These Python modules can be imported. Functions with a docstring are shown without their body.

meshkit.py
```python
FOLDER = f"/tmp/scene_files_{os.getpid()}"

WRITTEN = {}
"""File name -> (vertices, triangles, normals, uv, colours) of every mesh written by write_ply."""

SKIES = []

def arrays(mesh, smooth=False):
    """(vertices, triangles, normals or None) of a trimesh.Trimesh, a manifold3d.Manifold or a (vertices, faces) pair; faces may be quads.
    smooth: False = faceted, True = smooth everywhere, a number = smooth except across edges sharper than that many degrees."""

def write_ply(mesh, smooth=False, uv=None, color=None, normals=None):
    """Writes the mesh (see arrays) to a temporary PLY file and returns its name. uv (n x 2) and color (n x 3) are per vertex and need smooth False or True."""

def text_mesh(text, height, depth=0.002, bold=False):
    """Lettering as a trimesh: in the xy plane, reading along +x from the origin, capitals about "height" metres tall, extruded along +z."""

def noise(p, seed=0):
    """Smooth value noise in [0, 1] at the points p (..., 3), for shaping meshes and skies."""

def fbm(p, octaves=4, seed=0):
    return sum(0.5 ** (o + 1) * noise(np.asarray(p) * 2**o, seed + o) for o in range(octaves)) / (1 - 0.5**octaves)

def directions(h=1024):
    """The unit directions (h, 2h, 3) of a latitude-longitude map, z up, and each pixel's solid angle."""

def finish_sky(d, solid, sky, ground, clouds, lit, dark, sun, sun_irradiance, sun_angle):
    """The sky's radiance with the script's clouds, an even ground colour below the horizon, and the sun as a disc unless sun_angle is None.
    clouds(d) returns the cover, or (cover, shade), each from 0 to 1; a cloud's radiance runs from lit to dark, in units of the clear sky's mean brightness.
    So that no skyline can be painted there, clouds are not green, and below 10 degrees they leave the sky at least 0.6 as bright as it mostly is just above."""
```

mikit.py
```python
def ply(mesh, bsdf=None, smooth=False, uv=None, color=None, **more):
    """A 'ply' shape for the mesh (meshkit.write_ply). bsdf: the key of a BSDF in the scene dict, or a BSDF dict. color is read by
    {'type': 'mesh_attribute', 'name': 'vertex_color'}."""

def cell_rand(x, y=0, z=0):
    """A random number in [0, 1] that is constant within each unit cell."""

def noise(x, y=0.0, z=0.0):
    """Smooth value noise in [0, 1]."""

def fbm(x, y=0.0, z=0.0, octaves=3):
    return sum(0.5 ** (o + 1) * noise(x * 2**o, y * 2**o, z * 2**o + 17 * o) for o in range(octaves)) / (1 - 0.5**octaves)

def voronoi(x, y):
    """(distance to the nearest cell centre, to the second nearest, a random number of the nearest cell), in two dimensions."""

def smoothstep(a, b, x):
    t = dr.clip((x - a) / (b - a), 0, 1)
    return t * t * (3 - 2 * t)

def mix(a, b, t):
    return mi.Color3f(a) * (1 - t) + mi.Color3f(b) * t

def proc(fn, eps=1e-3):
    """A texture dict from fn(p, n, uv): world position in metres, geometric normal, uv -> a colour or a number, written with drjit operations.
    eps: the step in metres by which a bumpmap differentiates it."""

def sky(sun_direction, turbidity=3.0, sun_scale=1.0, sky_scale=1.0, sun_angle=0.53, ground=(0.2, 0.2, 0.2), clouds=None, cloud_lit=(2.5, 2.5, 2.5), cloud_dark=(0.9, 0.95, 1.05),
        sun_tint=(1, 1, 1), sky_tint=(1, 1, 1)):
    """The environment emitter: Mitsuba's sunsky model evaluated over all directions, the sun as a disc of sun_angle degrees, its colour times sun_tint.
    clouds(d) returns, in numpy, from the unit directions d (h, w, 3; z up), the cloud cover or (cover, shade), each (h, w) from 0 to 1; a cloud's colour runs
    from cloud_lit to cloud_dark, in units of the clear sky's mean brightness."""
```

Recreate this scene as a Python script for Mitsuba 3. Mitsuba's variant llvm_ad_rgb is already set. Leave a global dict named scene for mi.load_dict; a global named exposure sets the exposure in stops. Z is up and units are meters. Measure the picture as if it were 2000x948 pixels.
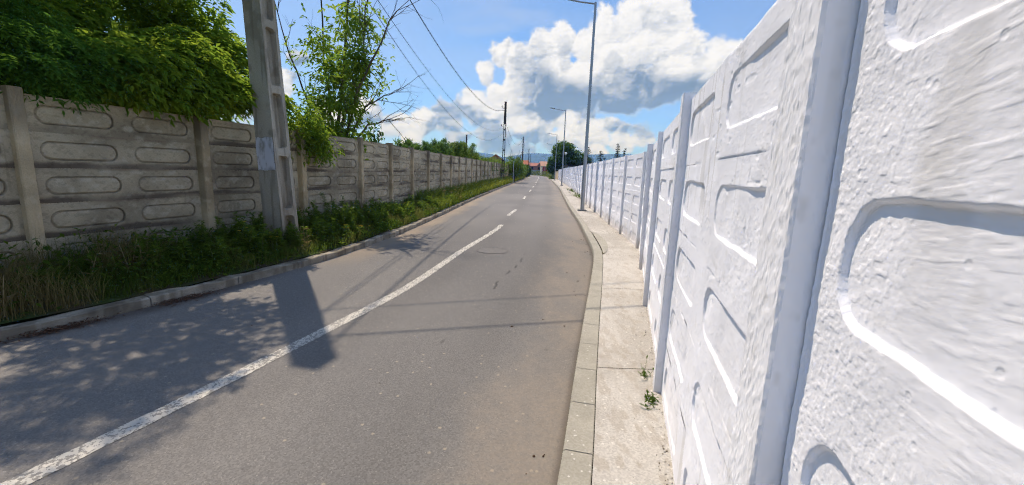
import math
import numpy as np
import drjit as dr
import mitsuba as mi
import trimesh
import shapely
from shapely.geometry import Polygon, Point, LineString, box as sbox
import mikit, meshkit
from mikit import noise, fbm, voronoi, smoothstep, mix, proc, cell_rand

T = mi.ScalarTransform4f
scene, labels = {}, {}

# ------------------------------------------------------------------ camera, sky, exposure
PITCH, ROLL, EYE = math.radians(9.748), math.radians(2.117), 1.526
cp, sp, cr, sr = math.cos(PITCH), math.sin(PITCH), math.cos(ROLL), math.sin(ROLL)
scene['haze_air'] = {'type': 'homogeneous', 'albedo': {'type': 'rgb', 'value': [0.95, 0.95, 0.95]},
                     'sigma_t': {'type': 'rgb', 'value': [0.7e-4, 1.5e-4, 3.4e-4]}}
scene['camera'] = {'type': 'perspective', 'fov': 102.0, 'fov_axis': 'x', 'near_clip': 0.02, 'far_clip': 20000.0,
                   'to_world': T().look_at(origin=[0, 0, EYE], target=[0, cp, EYE - sp], up=[-sr, cr * sp, cr * cp]),
                   'medium': {'type': 'ref', 'id': 'haze_air'}}
EL = math.radians(61.5)
SUN = np.array([-0.578 * math.cos(EL), 0.816 * math.cos(EL), math.sin(EL)])


def sstep(a, b, x):
    t = np.clip((x - a) / (b - a), 0, 1)
    return t * t * (3 - 2 * t)


# cumulus heaps: (azimuth, elevation, radius) in degrees; the tall heap down the road, and the heaps strung along the horizon
HEAP = [(0, 14.2, 2.4), (-2.3, 14.6, 1.9), (-4.2, 12.6, 1.5), (2.6, 15.6, 2.4), (5.5, 16.4, 2.2), (8.6, 15.4, 2.6), (11.8, 17.4, 3.0), (14.5, 18.6, 3.4), (17.5, 18.2, 3.2), (16, 15.6, 3.4), (20.2, 15.9, 2.6),
        (12.5, 14, 3.2), (4.5, 12.6, 3.6), (8.5, 11.4, 4.0), (13.5, 10.8, 3.8), (18, 11.6, 3.4), (21.5, 12.4, 2.9), (24.4, 13.5, 2.4), (26.6, 13.2, 2.4), (29.5, 12, 3.2), (0.5, 10.6, 2.6),
        (23.5, 10.8, 2.0), (-2.5, 10.0, 1.8), (0.5, 8.6, 2.4), (4.5, 9.2, 2.6)]
LOWC = [(8.0, 6.8, 2.4), (4.8, 7.2, 2.4), (12.5, 6.0, 1.6), (-5.5, 8.0, 2.6), (-9, 6.3, 2.4), (-2.0, 7.6, 3.0), (-12.5, 5.6, 2.0), (-16, 4.8, 2.1), (-19.5, 6.1, 2.3), (-23, 6.0, 2.2), (-14, 2.9, 1.9), (-8, 3.6, 2.2), (-3, 4.2, 2.6), (2.5, 6.2, 3.0), (6, 4.2, 2.8),
        (10.5, 5.2, 2.1), (13.8, 4.9, 2.0), (16.6, 5.0, 1.7), (19.5, 4.0, 1.9), (1, 2.6, 2.2), (10, 2.6, 2.0), (-29, 8.2, 2.2), (-27, 12.0, 1.1), (-34, 6.5, 3.0), (23, 4.2, 2.4), (28, 5.6, 3.2), (-40, 6, 3.5), (36, 7, 4), (45, 6, 4)]


def clouds(d):
    x, y, z = d[..., 0], d[..., 1], d[..., 2]
    az = np.degrees(np.arctan2(x, y)); el = np.degrees(np.arcsin(np.clip(z, -1, 1)))
    cover, shade = np.zeros(az.shape), np.zeros(az.shape)
    # thin high veil, everywhere
    u = np.stack([x / (z + 0.25) * 1.6 + 3, y / (z + 0.25) * 3.2, z * 0], -1)
    veil = sstep(0.34, 0.72, meshkit.fbm(u * 1.3, 5, seed=4)) * 0.36
    veil = np.maximum(veil, 0.2 * sstep(0.3, 0.6, meshkit.fbm(u * 0.6 + 9, 4, seed=8)))
    cover = veil * (0.25 * sstep(1.0, 6, el) + 0.75 * sstep(8.5, 13.5, el)); shade[:] = 0.35
    # heaps
    def billow(q, seed, octaves=6):
        s, a, w = 0, 0.5, 0
        for o in range(octaves):
            n = meshkit.noise(np.stack([q[..., 0] * 2 ** o, q[..., 1] * 2 ** o, np.full(q.shape[:-1], seed + 3.7 * o)], -1), seed + o)
            s = s + a * (1 - np.abs(2 * n - 1)); w += a; a *= 0.57
        return s / w
    win = (el > -1) & (el < 40)
    q = np.stack([az[win], el[win]], -1)
    def field(q, heaps, freq, amp, seed, flat):
        w = q + 0.9 * np.stack([meshkit.fbm(np.c_[q * 0.35, q[:, :1] * 0 + seed], 3, seed) - .5, meshkit.fbm(np.c_[q * 0.35 + 7, q[:, :1] * 0 + seed], 3, seed + 1) - .5], -1) * 2
        D = np.full(len(q), -9.0)
        for a, e, r in heaps:
            dy = (w[:, 1] - e); dy = np.where(dy < 0, dy * flat, dy)
            D = np.maximum(D, 1 - np.hypot(w[:, 0] - a, dy) / r)
        D = D + amp * (billow(q * freq, seed) - 0.62)
        if seed == 5: D = np.minimum(D, (q[:, 1] - 7.2 - 0.06 * (q[:, 0] - 12) + 5.0 * (meshkit.fbm(np.c_[q * [0.22, 0.5], q[:, :1] * 0 + 3], 5, 61) - .5)) / 3.0)
        return D
    out_c, out_s = cover[win], shade[win]
    def layer(heaps, freq, amp, seed, flat, base, thick, edge):
        nonlocal out_c, out_s
        D = field(q, heaps, freq, amp, seed, flat)
        e = 0.10
        def hgt(D): return np.sqrt(np.clip(D, 0, 1.2) + 0.01)
        gx = (hgt(field(q + [e, 0], heaps, freq, amp, seed, flat)) - hgt(D)) / e
        gy = (hgt(field(q + [0, e], heaps, freq, amp, seed, flat)) - hgt(D)) / e
        c = sstep(0.0, edge, D)
        relief = np.clip(0.9 * (0.42 * gx - 0.9 * gy), -0.6, 0.9)
        s = base(q, D) - 0.52 * relief * np.where(D > 0.03, 1, 0.3)
        out_s = np.where(c > 0.02, out_s * (1 - c) + np.clip(s, 0, 1) * c, out_s)
        out_c = np.maximum(out_c, c * thick)
    lowshade = lambda q, D: 0.04 + 0.80 * sstep(0.40, 0.68, meshkit.fbm(np.c_[q * [0.30, 0.5], q[:, :1] * 0 + 2], 4, 77)) + 0.16 * sstep(0.1, 0.7, D) * sstep(6.5, 2, q[:, 1])
    layer(LOWC, 0.55, 1.05, 21, 1.3, lowshade, 0.95, 0.28)
    def bigshade(q, D):
        b = sstep(-2.0, 4.5, q[:, 0]) * sstep(13.6, 9.4, q[:, 1] + 2.8 * (meshkit.fbm(np.c_[q * 0.3, q[:, :1] * 0 + 5], 3, 31) - .5) * 2 - 0.9 * np.exp(-((q[:, 0] + 1) / 4) ** 2) * 4)
        return 0.10 + 0.92 * b * sstep(0.0, 0.30, D) + 0.25 * sstep(0.50, 0.66, meshkit.fbm(np.c_[q * 0.5, q[:, :1] * 0 + 11], 3, 45)) * sstep(0.1, .4, D)
    layer(HEAP, 0.42, 1.05, 5, 1.0, bigshade, 1.0, 0.30)
    # the rest of the sky (behind and overhead): scattered heaps of the same kind
    cover[win], shade[win] = out_c, out_s
    v = np.stack([x / (z + 0.12), y / (z + 0.12), z * 0], -1)
    far = sstep(0.56, 0.66, meshkit.fbm(v * 0.9 + 5, 5, seed=51)) * np.maximum(sstep(50, 60, np.abs(az)), sstep(30, 40, el)) * sstep(2, 8, el)
    shade = np.where(far > 0.02, shade * (1 - far) + 0.35 * far, shade)
    return np.maximum(cover, far * 0.9), shade


scene['sky'] = mikit.sky(SUN.tolist(), turbidity=3, clouds=clouds, sky_scale=1.2, cloud_lit=(2.5, 2.5, 2.55), cloud_dark=(0.54, 0.77, 1.12), sky_tint=(0.73, 0.965, 1.23), sun_tint=(0.98, 1.0, 1.05))
exposure = 1.7

# ------------------------------------------------------------------ helpers
rng = np.random.default_rng(7)
NTH = ['nearest', 'second', 'third', 'fourth', 'fifth', 'sixth', 'seventh', 'eighth', 'ninth', 'tenth']


def bsdf_ref(k): return {'type': 'ref', 'id': k}


def numbered(name):
    if name not in used:
        used.add(name); return name
    k = 1
    while f'{name}_{k:03d}' in used: k += 1
    used.add(f'{name}_{k:03d}'); return f'{name}_{k:03d}'


used = set()


def lab(key, label=None, cat=None, group=None, kind=None):
    e = labels.setdefault(key, {})
    if label: e['label'] = label
    if cat: e['category'] = cat
    if group: e['group'] = group
    if kind: e['kind'] = kind
    return key


def thing(name, label, cat, group=None):
    return lab(numbered(name), label, cat, group)


def put(parent, name, shape, label=None, kind=None):
    key = numbered(parent + '__' + name if parent else name)
    scene[key] = shape
    if label or kind: lab(key, label, kind=kind)
    return key


def mesh(v, f): return trimesh.Trimesh(np.asarray(v, float), np.asarray(f, int), process=False)


def cat(ms): return trimesh.util.concatenate(ms)


def boxm(x0, x1, y0, y1, z0, z1):
    m = trimesh.creation.box([x1 - x0, y1 - y0, z1 - z0]); m.apply_translation([(x0 + x1) / 2, (y0 + y1) / 2, (z0 + z1) / 2]); return m


def tube(pts, rad, sides=6, cap=True):
    p = np.asarray(pts, float); n = len(p); rad = np.broadcast_to(rad, (n,))
    t = np.gradient(p, axis=0); t /= np.linalg.norm(t, axis=1, keepdims=True) + 1e-12
    ref = np.where(np.abs(t[:, 2:]) < 0.9, [[0, 0, 1.0]], [[1.0, 0, 0]])
    a = np.cross(t, ref); a /= np.linalg.norm(a, axis=1, keepdims=True) + 1e-12
    for i in range(1, n):
        if a[i] @ a[i - 1] < 0: a[i] = -a[i]
        a[i] = a[i - 1] - t[i] * (a[i - 1] @ t[i]); a[i] /= np.linalg.norm(a[i]) + 1e-12
    b = np.cross(t, a); ang = np.arange(sides) * 2 * np.pi / sides
    v = (p[:, None] + rad[:, None, None] * (np.cos(ang)[None, :, None] * a[:, None] + np.sin(ang)[None, :, None] * b[:, None])).reshape(-1, 3)
    i, j = np.meshgrid(np.arange(n - 1), np.arange(sides), indexing='ij')
    q = np.stack([i * sides + j, i * sides + (j + 1) % sides, (i + 1) * sides + (j + 1) % sides, (i + 1) * sides + j], -1).reshape(-1, 4)
    f = [q[:, [0, 1, 2]], q[:, [0, 2, 3]]]
    if cap and sides > 3:
        k = np.arange(1, sides - 1); base = (n - 1) * sides
        f += [np.stack([k * 0, k + 1, k], 1), np.stack([k * 0 + base, base + k, base + k + 1], 1)]
    return mesh(v, np.vstack(f))


def gz(Y):
    return np.interp(Y, [-60, 20, 47, 75, 104, 140, 5000], [0, 0, .13, .18, .1, 0, 0])


def curve(pts, smooth=True):
    from scipy.interpolate import PchipInterpolator
    p = np.array(pts, float)
    return PchipInterpolator(p[:, 1], p[:, 0], extrapolate=True)


# plan of the road: x as a function of y (metres), right kerb face, left kerb face, centre line
KR = curve([(-2.6, -8), (-.5, -1), (.0, .8), (.265, 1.82), (.545, 3.1), (.855, 4.5), (1.305, 6.5), (1.6, 7.93), (1.69, 8.5), (1.79, 9.4), (1.92, 10.75), (2.15, 13.2), (2.41, 16.7), (2.69, 20.3), (4.26, 39.2), (5.25, 53.5), (6.19, 67), (6.75, 75),
            (8.6, 104), (10.4, 130), (12.4, 165), (12.4, 188), (9.5, 207), (2, 220), (-14, 229)])
KL = curve([(-8.6, -8), (-6.0, 0), (-5.2, 1.9), (-4.48, 3.42), (-4.16, 4.13), (-3.83, 4.97), (-3.36, 6.5), (-3.13, 7.5), (-2.95, 9), (-2.80, 10.26), (-2.57, 14.5), (-2.36, 20), (-1.6, 32.3), (-.72, 44.4), (.1, 56), (1.7, 79.8),
            (3.2, 110), (4.6, 135), (6.4, 162), (6.0, 185), (2.5, 203), (-5, 215), (-22, 225)])
CL = curve([(-3.5, -1), (-2.68, 1.2), (-2.28, 2.4), (-1.91, 3.7), (-1.69, 4.5), (-1.45, 5.5), (-1.06, 8.1), (-.355, 12.6), (-.17, 15.6), (.1, 18), (.67, 26.1), (1.4, 35.4), (2.05, 44.2), (2.62, 51.8), (3.2, 60.6), (3.85, 71.1), (4.6, 82), (6.4, 110),
            (8.2, 145), (9.4, 165), (9.2, 186), (6, 205), (-1.5, 217.5), (-18, 227)])

# ------------------------------------------------------------------ materials


def principled(col, rough=0.8, spec=0.3, **k):
    base = col if isinstance(col, dict) else {'type': 'rgb', 'value': list(col)}
    return {'type': 'principled', 'base_color': base, 'roughness': rough, 'specular': spec, **k}


def two(b): return {'type': 'twosided', 'bsdf': b}


def bump(b, fn, scale, eps=1e-3): return {'type': 'bumpmap', 'arbitrary': proc(fn, eps), 'scale': scale, 'bsdf': b}


def white_col(p, n, uv):
    a = fbm(p.x * 2.3, p.y * 2.3, p.z * 2.3, 3)
    b = fbm(p.x * 14, p.y * 14, p.z * 9, 3)
    c = mix((0.79, 0.805, 0.855), (0.735, 0.745, 0.785), smoothstep(0.45, 0.8, a))
    c = mix(c, (0.56, 0.555, 0.54), 0.35 * smoothstep(0.66, 0.82, b))
    c = c * (0.90 + 0.2 * fbm(p.x * 0.5 + 2, p.y * 0.55, p.z * 0.9, 2))
    drip = smoothstep(0.62, 0.82, noise(p.y * 24 + p.x * 11, p.z * 1.4, 3.0)) * smoothstep(0.5, 0.7, fbm(p.x * 1.1, p.y * 1.1, p.z * 1.2, 2))
    c = mix(c, (0.50, 0.49, 0.47), 0.4 * drip)
    splash = smoothstep(0.42, 0.0, p.z + 0.45 * (fbm(p.x * 5, p.y * 5, p.z * 3, 3) - 0.5)) * (0.35 + 0.65 * smoothstep(2.0, 12.0, p.y))
    c = mix(c, (0.46, 0.40, 0.32), 0.55 * splash)
    return c


def white_bump(p, n, uv):
    # brushed whitewash on rough cast concrete: fine strokes along the slab, grit and pits
    s, v = p.x * 0.26 + p.y * 0.965, p.z
    v2 = v + 0.12 * (noise(s * 1.3, v * 1.7) - 0.5) + 0.06 * s * (noise(2.0, v * 1.2) - 0.5)
    v3 = v + 0.22 * s + 0.2 * noise(s * 0.9, v * 1.1, 3.0)
    sel = smoothstep(0.40, 0.62, noise(s * 2.3 + 9, v * 3.1, 1.0))
    st1 = smoothstep(0.45, 0.85, noise(s * 34 + 3, v2 * 175)) + 0.5 * noise(s * 60, v2 * 300, 5.0)
    st2 = smoothstep(0.45, 0.85, noise(s * 38 + 8, v3 * 160, 8.0)) + 0.5 * noise(s * 70, v3 * 280, 9.0)
    zone = smoothstep(0.46, 0.64, fbm(s * 2.2 + 4, v * 2.8 + 8, 0.0, 2))
    grit = smoothstep(0.5, 0.85, noise(s * 105, v * 105)) + 0.6 * noise(s * 190, v * 190, 2.0)
    vd, vv, vr = voronoi(s * 30 + 11, v * 30)
    pit = smoothstep(0.22, 0.08, vd) * smoothstep(0.90, 0.93, vr)
    chip = smoothstep(0.60, 0.64, fbm(s * 9 + 2, v * 14 + 7, 4.0, 3))
    return (st1 * (1 - sel) + st2 * sel) * (1 - 0.8 * zone) * 0.75 + grit * (0.2 + 1.2 * zone) - pit * 1.8 + 0.35 * noise(s * 26, v * 44, 7.0) - 0.6 * chip


def white_post_bump(p, n, uv):
    s, v = p.x + p.y, p.z
    vd, v2d, r = voronoi(s * 75, v * 42)
    return 1.1 * smoothstep(0.1, 0.6, vd) * noise(s * 9, v * 5) + fbm(s * 60, v * 34, 2.0, 3) * 1.3 + 0.5 * noise(s * 300, v * 40)


scene['m_white'] = two(bump(principled(proc(white_col), 0.85, 0.25), white_bump, 0.00060))
def white_post_col(p, n, uv):
    a = fbm(p.x * 5, p.y * 5, p.z * 2.2, 3); b = fbm(p.x * 24, p.y * 24, p.z * 15, 3)
    c = mix((0.80, 0.81, 0.845), (0.725, 0.732, 0.76), smoothstep(0.42, 0.75, a))
    c = mix(c, (0.56, 0.555, 0.55), 0.4 * smoothstep(0.6, 0.76, b))
    drip = smoothstep(0.6, 0.8, noise(p.x * 45 + p.y * 45, p.z * 1.8, 3.0)) * smoothstep(0.4, 0.65, a)
    c = mix(c, (0.55, 0.54, 0.52), 0.4 * drip)
    foot = smoothstep(0.40, 0.0, p.z + 0.4 * (b - 0.5)) * (0.3 + 0.7 * smoothstep(2.0, 9.0, p.y))
    return mix(c, (0.44, 0.37, 0.28), 0.65 * foot)


scene['m_white_post'] = two(bump(principled(proc(white_post_col), 0.85, 0.25), white_post_bump, 0.0012))


def conc_base(p, k=1.0):
    a = fbm(p.x * 1.3, p.y * 1.3, p.z * 1.6, 3); b = fbm(p.x * 9, p.y * 9, p.z * 9, 3); g = noise(p.x * 170, p.y * 170, p.z * 170)
    c = mix((0.48, 0.395, 0.262), (0.255, 0.206, 0.136), smoothstep(0.3, 0.75, a))
    c = mix(c, (0.50, 0.435, 0.32), 0.55 * smoothstep(0.5, 0.75, b))
    return c * (0.86 + 0.28 * g)


def slab_col(p, n, uv):
    c = conc_base(p)
    v = uv.y
    w = fbm(p.x * 4.5, p.y * 4.5, p.z * 7, 3)
    stain = smoothstep(0.085, 0.02, v - 0.10 * (w - 0.3)) * (0.25 + 0.75 * smoothstep(0.38, 0.56, fbm(p.x * 1.1 + 4, p.y * 1.1, p.z * 2.6, 2)))
    c = mix(c, (0.085, 0.062, 0.045), 0.85 * stain)
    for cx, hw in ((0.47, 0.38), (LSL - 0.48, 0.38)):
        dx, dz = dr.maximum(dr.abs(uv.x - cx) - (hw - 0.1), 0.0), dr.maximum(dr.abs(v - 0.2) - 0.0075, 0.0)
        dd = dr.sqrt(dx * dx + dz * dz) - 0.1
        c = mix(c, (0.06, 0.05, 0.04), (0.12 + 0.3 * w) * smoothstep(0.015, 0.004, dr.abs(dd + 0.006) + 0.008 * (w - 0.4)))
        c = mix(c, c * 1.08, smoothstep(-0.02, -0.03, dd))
    rust = smoothstep(0.335, 0.39, v - 0.05 * w) * smoothstep(0.45, 0.62, fbm(p.x * 1.4 + 9, p.y * 1.4, p.z * 0.8, 3))
    c = mix(c, (0.15, 0.10, 0.07), 0.75 * rust)
    streak = smoothstep(0.6, 0.85, noise(p.y * 31 + p.x * 9, p.z * 2.5, 4.0)) * smoothstep(0.5, 0.7, fbm(p.x * 2 + 5, p.y * 2, p.z * 1.5, 2))
    c = mix(c, c * 0.6, 0.45 * streak)
    gr = smoothstep(0.52, 0.7, fbm(p.x * 26, p.y * 26, p.z * 26, 3))
    c = mix(c, c * 0.68, 0.6 * gr)
    moss = smoothstep(0.55, 0.1, p.z + 0.4 * (w - 0.5) - 0.0)
    return mix(c, (0.05, 0.052, 0.03), 0.7 * moss)


def conc_bump(p, n, uv):
    vd, v2, r = voronoi((p.x + p.y) * 30, p.z * 30)
    return fbm(p.x * 55, p.y * 55, p.z * 55, 3) - 0.6 * smoothstep(0.16, 0.05, vd) * smoothstep(0.6, 0.9, r) + 0.8 * fbm(p.x * 7, p.y * 7, p.z * 7, 2)


scene['m_slab'] = two(bump(principled(proc(slab_col), 0.92, 0.15), conc_bump, 0.003))


def post_col(p, n, uv):
    c = conc_base(p) * mi.Color3f(1.15, 1.08, 0.98)
    w = fbm(p.x * 6, p.y * 6, p.z * 2, 3)
    c = mix(c, (0.12, 0.10, 0.08), 0.6 * smoothstep(1.75, 2.2, p.z + 0.3 * w))
    return mix(c, (0.06, 0.058, 0.035), 0.6 * smoothstep(0.5, 0.0, p.z + 0.3 * (w - 0.5)))


scene['m_post'] = two(bump(principled(proc(post_col), 0.92, 0.15), conc_bump, 0.003))


def pole_col(p, n, uv):
    a = fbm(p.x * 2, p.y * 2, p.z * 1.1, 3); g = noise(p.x * 140, p.y * 140, p.z * 140); st = noise(p.x * 26, p.y * 26, p.z * 1.3)
    c = mix((0.44, 0.395, 0.31), (0.32, 0.285, 0.22), a) * (0.85 + 0.3 * g)
    c = mix(c, (0.17, 0.145, 0.11), 0.55 * smoothstep(0.52, 0.8, st))
    c = mix(c, (0.20, 0.17, 0.125), 0.5 * smoothstep(0.55, 0.7, fbm(p.x * 7, p.y * 7, p.z * 4, 3)))
    return mix(c, (0.15, 0.12, 0.08), 0.45 * smoothstep(1.0, 0.2, p.z + 0.5 * (a - .5)))


scene['m_pole'] = two(bump(principled(proc(pole_col), 0.9, 0.2), conc_bump, 0.0025))
scene['m_pole_far'] = two(principled((0.055, 0.05, 0.047), 0.9, 0.2))
scene['m_wire'] = two(principled((0.02, 0.02, 0.022), 0.6, 0.3))


def asphalt_col(p, n, uv):
    # uv.x: metres from the right kerb face, uv.y: metres from the left kerb face
    big = fbm(p.x * 0.5, p.y * 0.22, 0.0, 3)
    c = mix((0.183, 0.176, 0.168), (0.148, 0.144, 0.140), smoothstep(0.25, 0.75, big))
    vd, v2, r = voronoi(p.x * 105, p.y * 105)
    near = smoothstep(16.0, 4.0, p.y)
    c = c * (1 + near * (0.34 * (r - 0.5)))
    c = mix(c, (0.36, 0.34, 0.30), near * 0.35 * smoothstep(0.96, 0.99, r) * smoothstep(0.5, 0.2, vd))
    vb, v3, rb = voronoi(p.x * 5.5 + 3, p.y * 5.5)
    c = mix(c, (0.38, 0.33, 0.25), 0.6 * smoothstep(0.08, 0.03, vb) * smoothstep(0.66, 0.7, rb))
    c = mix(c, (0.045, 0.042, 0.04), 0.8 * smoothstep(0.09, 0.05, voronoi(p.x * 3.1 + 9, p.y * 3.1)[0]) * smoothstep(0.99, 1.0, voronoi(p.x * 3.1 + 9, p.y * 3.1)[2]))
    w = fbm(p.x * 1.6, p.y * 0.7, 3.0, 4)
    dust = smoothstep(1.2, 0.05, uv.x + 1.5 * (w - 0.5) + 0.35 * (noise(p.x * 14, p.y * 11) - .5)) * (0.7 + 0.6 * noise(p.x * 60, p.y * 60)) * (0.45 + 0.55 * smoothstep(0.35, 0.65, fbm(p.x * 3, p.y * 1.2, 7.0, 3)))
    dust_l = smoothstep(0.75, 0.0, uv.y + 0.9 * (w - 0.5)) * smoothstep(5.5, 9.0, p.y)
    c = mix(c, (0.27, 0.226, 0.178), 0.5 * dust)
    c = mix(c, (0.28, 0.225, 0.165), 0.75 * dust_l)
    dirt = smoothstep(0.30, 0.0, uv.y + 0.3 * (w - 0.5)) * smoothstep(7.0, 5.0, p.y)
    c = mix(c, (0.06, 0.042, 0.03), 0.6 * dirt)
    c = mix(c, (0.05, 0.04, 0.03), 0.5 * smoothstep(0.07, 0.01, uv.x + 0.05 * (w - .5)))
    track = smoothstep(0.45, 0.0, dr.abs(uv.x - 0.95)) + smoothstep(0.45, 0.0, dr.abs(uv.x - 2.35))
    c = c * (1 - 0.10 * track * (0.5 + fbm(p.x * 2, p.y * 0.4, 1.0, 2)))
    # old crack running beside the lane
    s = 2.2 + 0.06 * noise(p.y * 3.0) + 0.03 * noise(p.y * 14)
    crack = smoothstep(0.022, 0.008, dr.abs(uv.x - 1.36 + 0.10 * (noise(p.y * 0.8) - .5) + 0.05 * (noise(p.y * 6) - .5))) * smoothstep(0.4, 0.55, noise(p.y * 4.5)) * smoothstep(3.2, 3.8, p.y) * smoothstep(9, 7, p.y)
    c = mix(c, (0.03, 0.03, 0.03), 0.75 * crack)
    return c


def asphalt_bump(p, n, uv):
    vd, v2, r = voronoi(p.x * 95, p.y * 95)
    return (smoothstep(0.7, 0.1, vd) * (0.4 + 0.6 * r) + 0.8 * noise(p.x * 30, p.y * 30)) * smoothstep(22.0, 6.0, p.y)


scene['m_asphalt'] = two(bump(principled(proc(asphalt_col), 0.82, 0.3), asphalt_bump, 0.0035))


def paint_col(p, n, uv):
    w = fbm(p.x * 70, p.y * 70, 0.0, 3)
    wear = smoothstep(0.46, 0.60, w + 0.20 * (noise(p.x * 6, p.y * 6) - 0.5)) * 0.75
    return mix((0.52, 0.50, 0.45), (0.15, 0.145, 0.14), wear)


scene['m_paint'] = two(bump(principled(proc(paint_col), 0.7, 0.3), asphalt_bump, 0.003))


def walk_col(p, n, uv):
    a = fbm(p.x * 2.5, p.y * 1.6, 1.0, 3); g = noise(p.x * 120, p.y * 120); b = fbm(p.x * 22, p.y * 9, 2.0, 3)
    c = mix((0.425, 0.408, 0.378), (0.34, 0.322, 0.292), smoothstep(0.3, 0.7, a))
    c = c * (0.84 + 0.32 * g)
    c = mix(c, (0.26, 0.22, 0.165), 0.35 * smoothstep(0.5, 0.72, b))
    vd, v2, r = voronoi(p.x * 21, p.y * 21)
    return mix(c, (0.66, 0.64, 0.6), 0.6 * smoothstep(0.2, 0.1, vd) * smoothstep(0.84, 0.88, r) * smoothstep(9.0, 4.0, p.y))


def walk_bump(p, n, uv): return fbm(p.x * 60, p.y * 60, 0.0, 3) + 0.6 * noise(p.x * 16, p.y * 55) * smoothstep(7, 5, p.y)


scene['m_walk'] = two(bump(principled(proc(walk_col), 0.9, 0.2), walk_bump, 0.004))


def kerb_col(p, n, uv):
    a = fbm(p.x * 6, p.y * 6, p.z * 6, 3); g = noise(p.x * 110, p.y * 110, p.z * 90)
    c = mix((0.335, 0.32, 0.275), (0.25, 0.24, 0.205), a) * (0.88 + 0.24 * g)
    vd, v2, r = voronoi(p.x * 24, p.y * 24)
    c = mix(c, (0.6, 0.58, 0.54), 0.7 * smoothstep(0.2, 0.08, vd) * smoothstep(0.82, 0.86, r) * smoothstep(7.0, 3.0, p.y))
    return mix(c, (0.12, 0.10, 0.08), 0.5 * smoothstep(-0.06, -0.12, p.z))


scene['m_kerb'] = two(bump(principled(proc(kerb_col), 0.9, 0.2), lambda p, n, uv: fbm(p.x * 45, p.y * 45, p.z * 45, 3), 0.002))


def old_kerb_col(p, n, uv):
    a = fbm(p.x * 5, p.y * 5, p.z * 5, 3); g = noise(p.x * 90, p.y * 90, p.z * 90)
    c = mix((0.35, 0.315, 0.25), (0.19, 0.168, 0.13), smoothstep(0.3, 0.75, a)) * (0.85 + 0.3 * g)
    return mix(c, (0.08, 0.065, 0.045), 0.5 * smoothstep(0.52, 0.68, fbm(p.x * 9, p.y * 9, 4.0, 3)))


scene['m_old_kerb'] = two(bump(principled(proc(old_kerb_col), 0.93, 0.15), lambda p, n, uv: fbm(p.x * 32, p.y * 32, p.z * 32, 4), 0.006))


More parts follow.
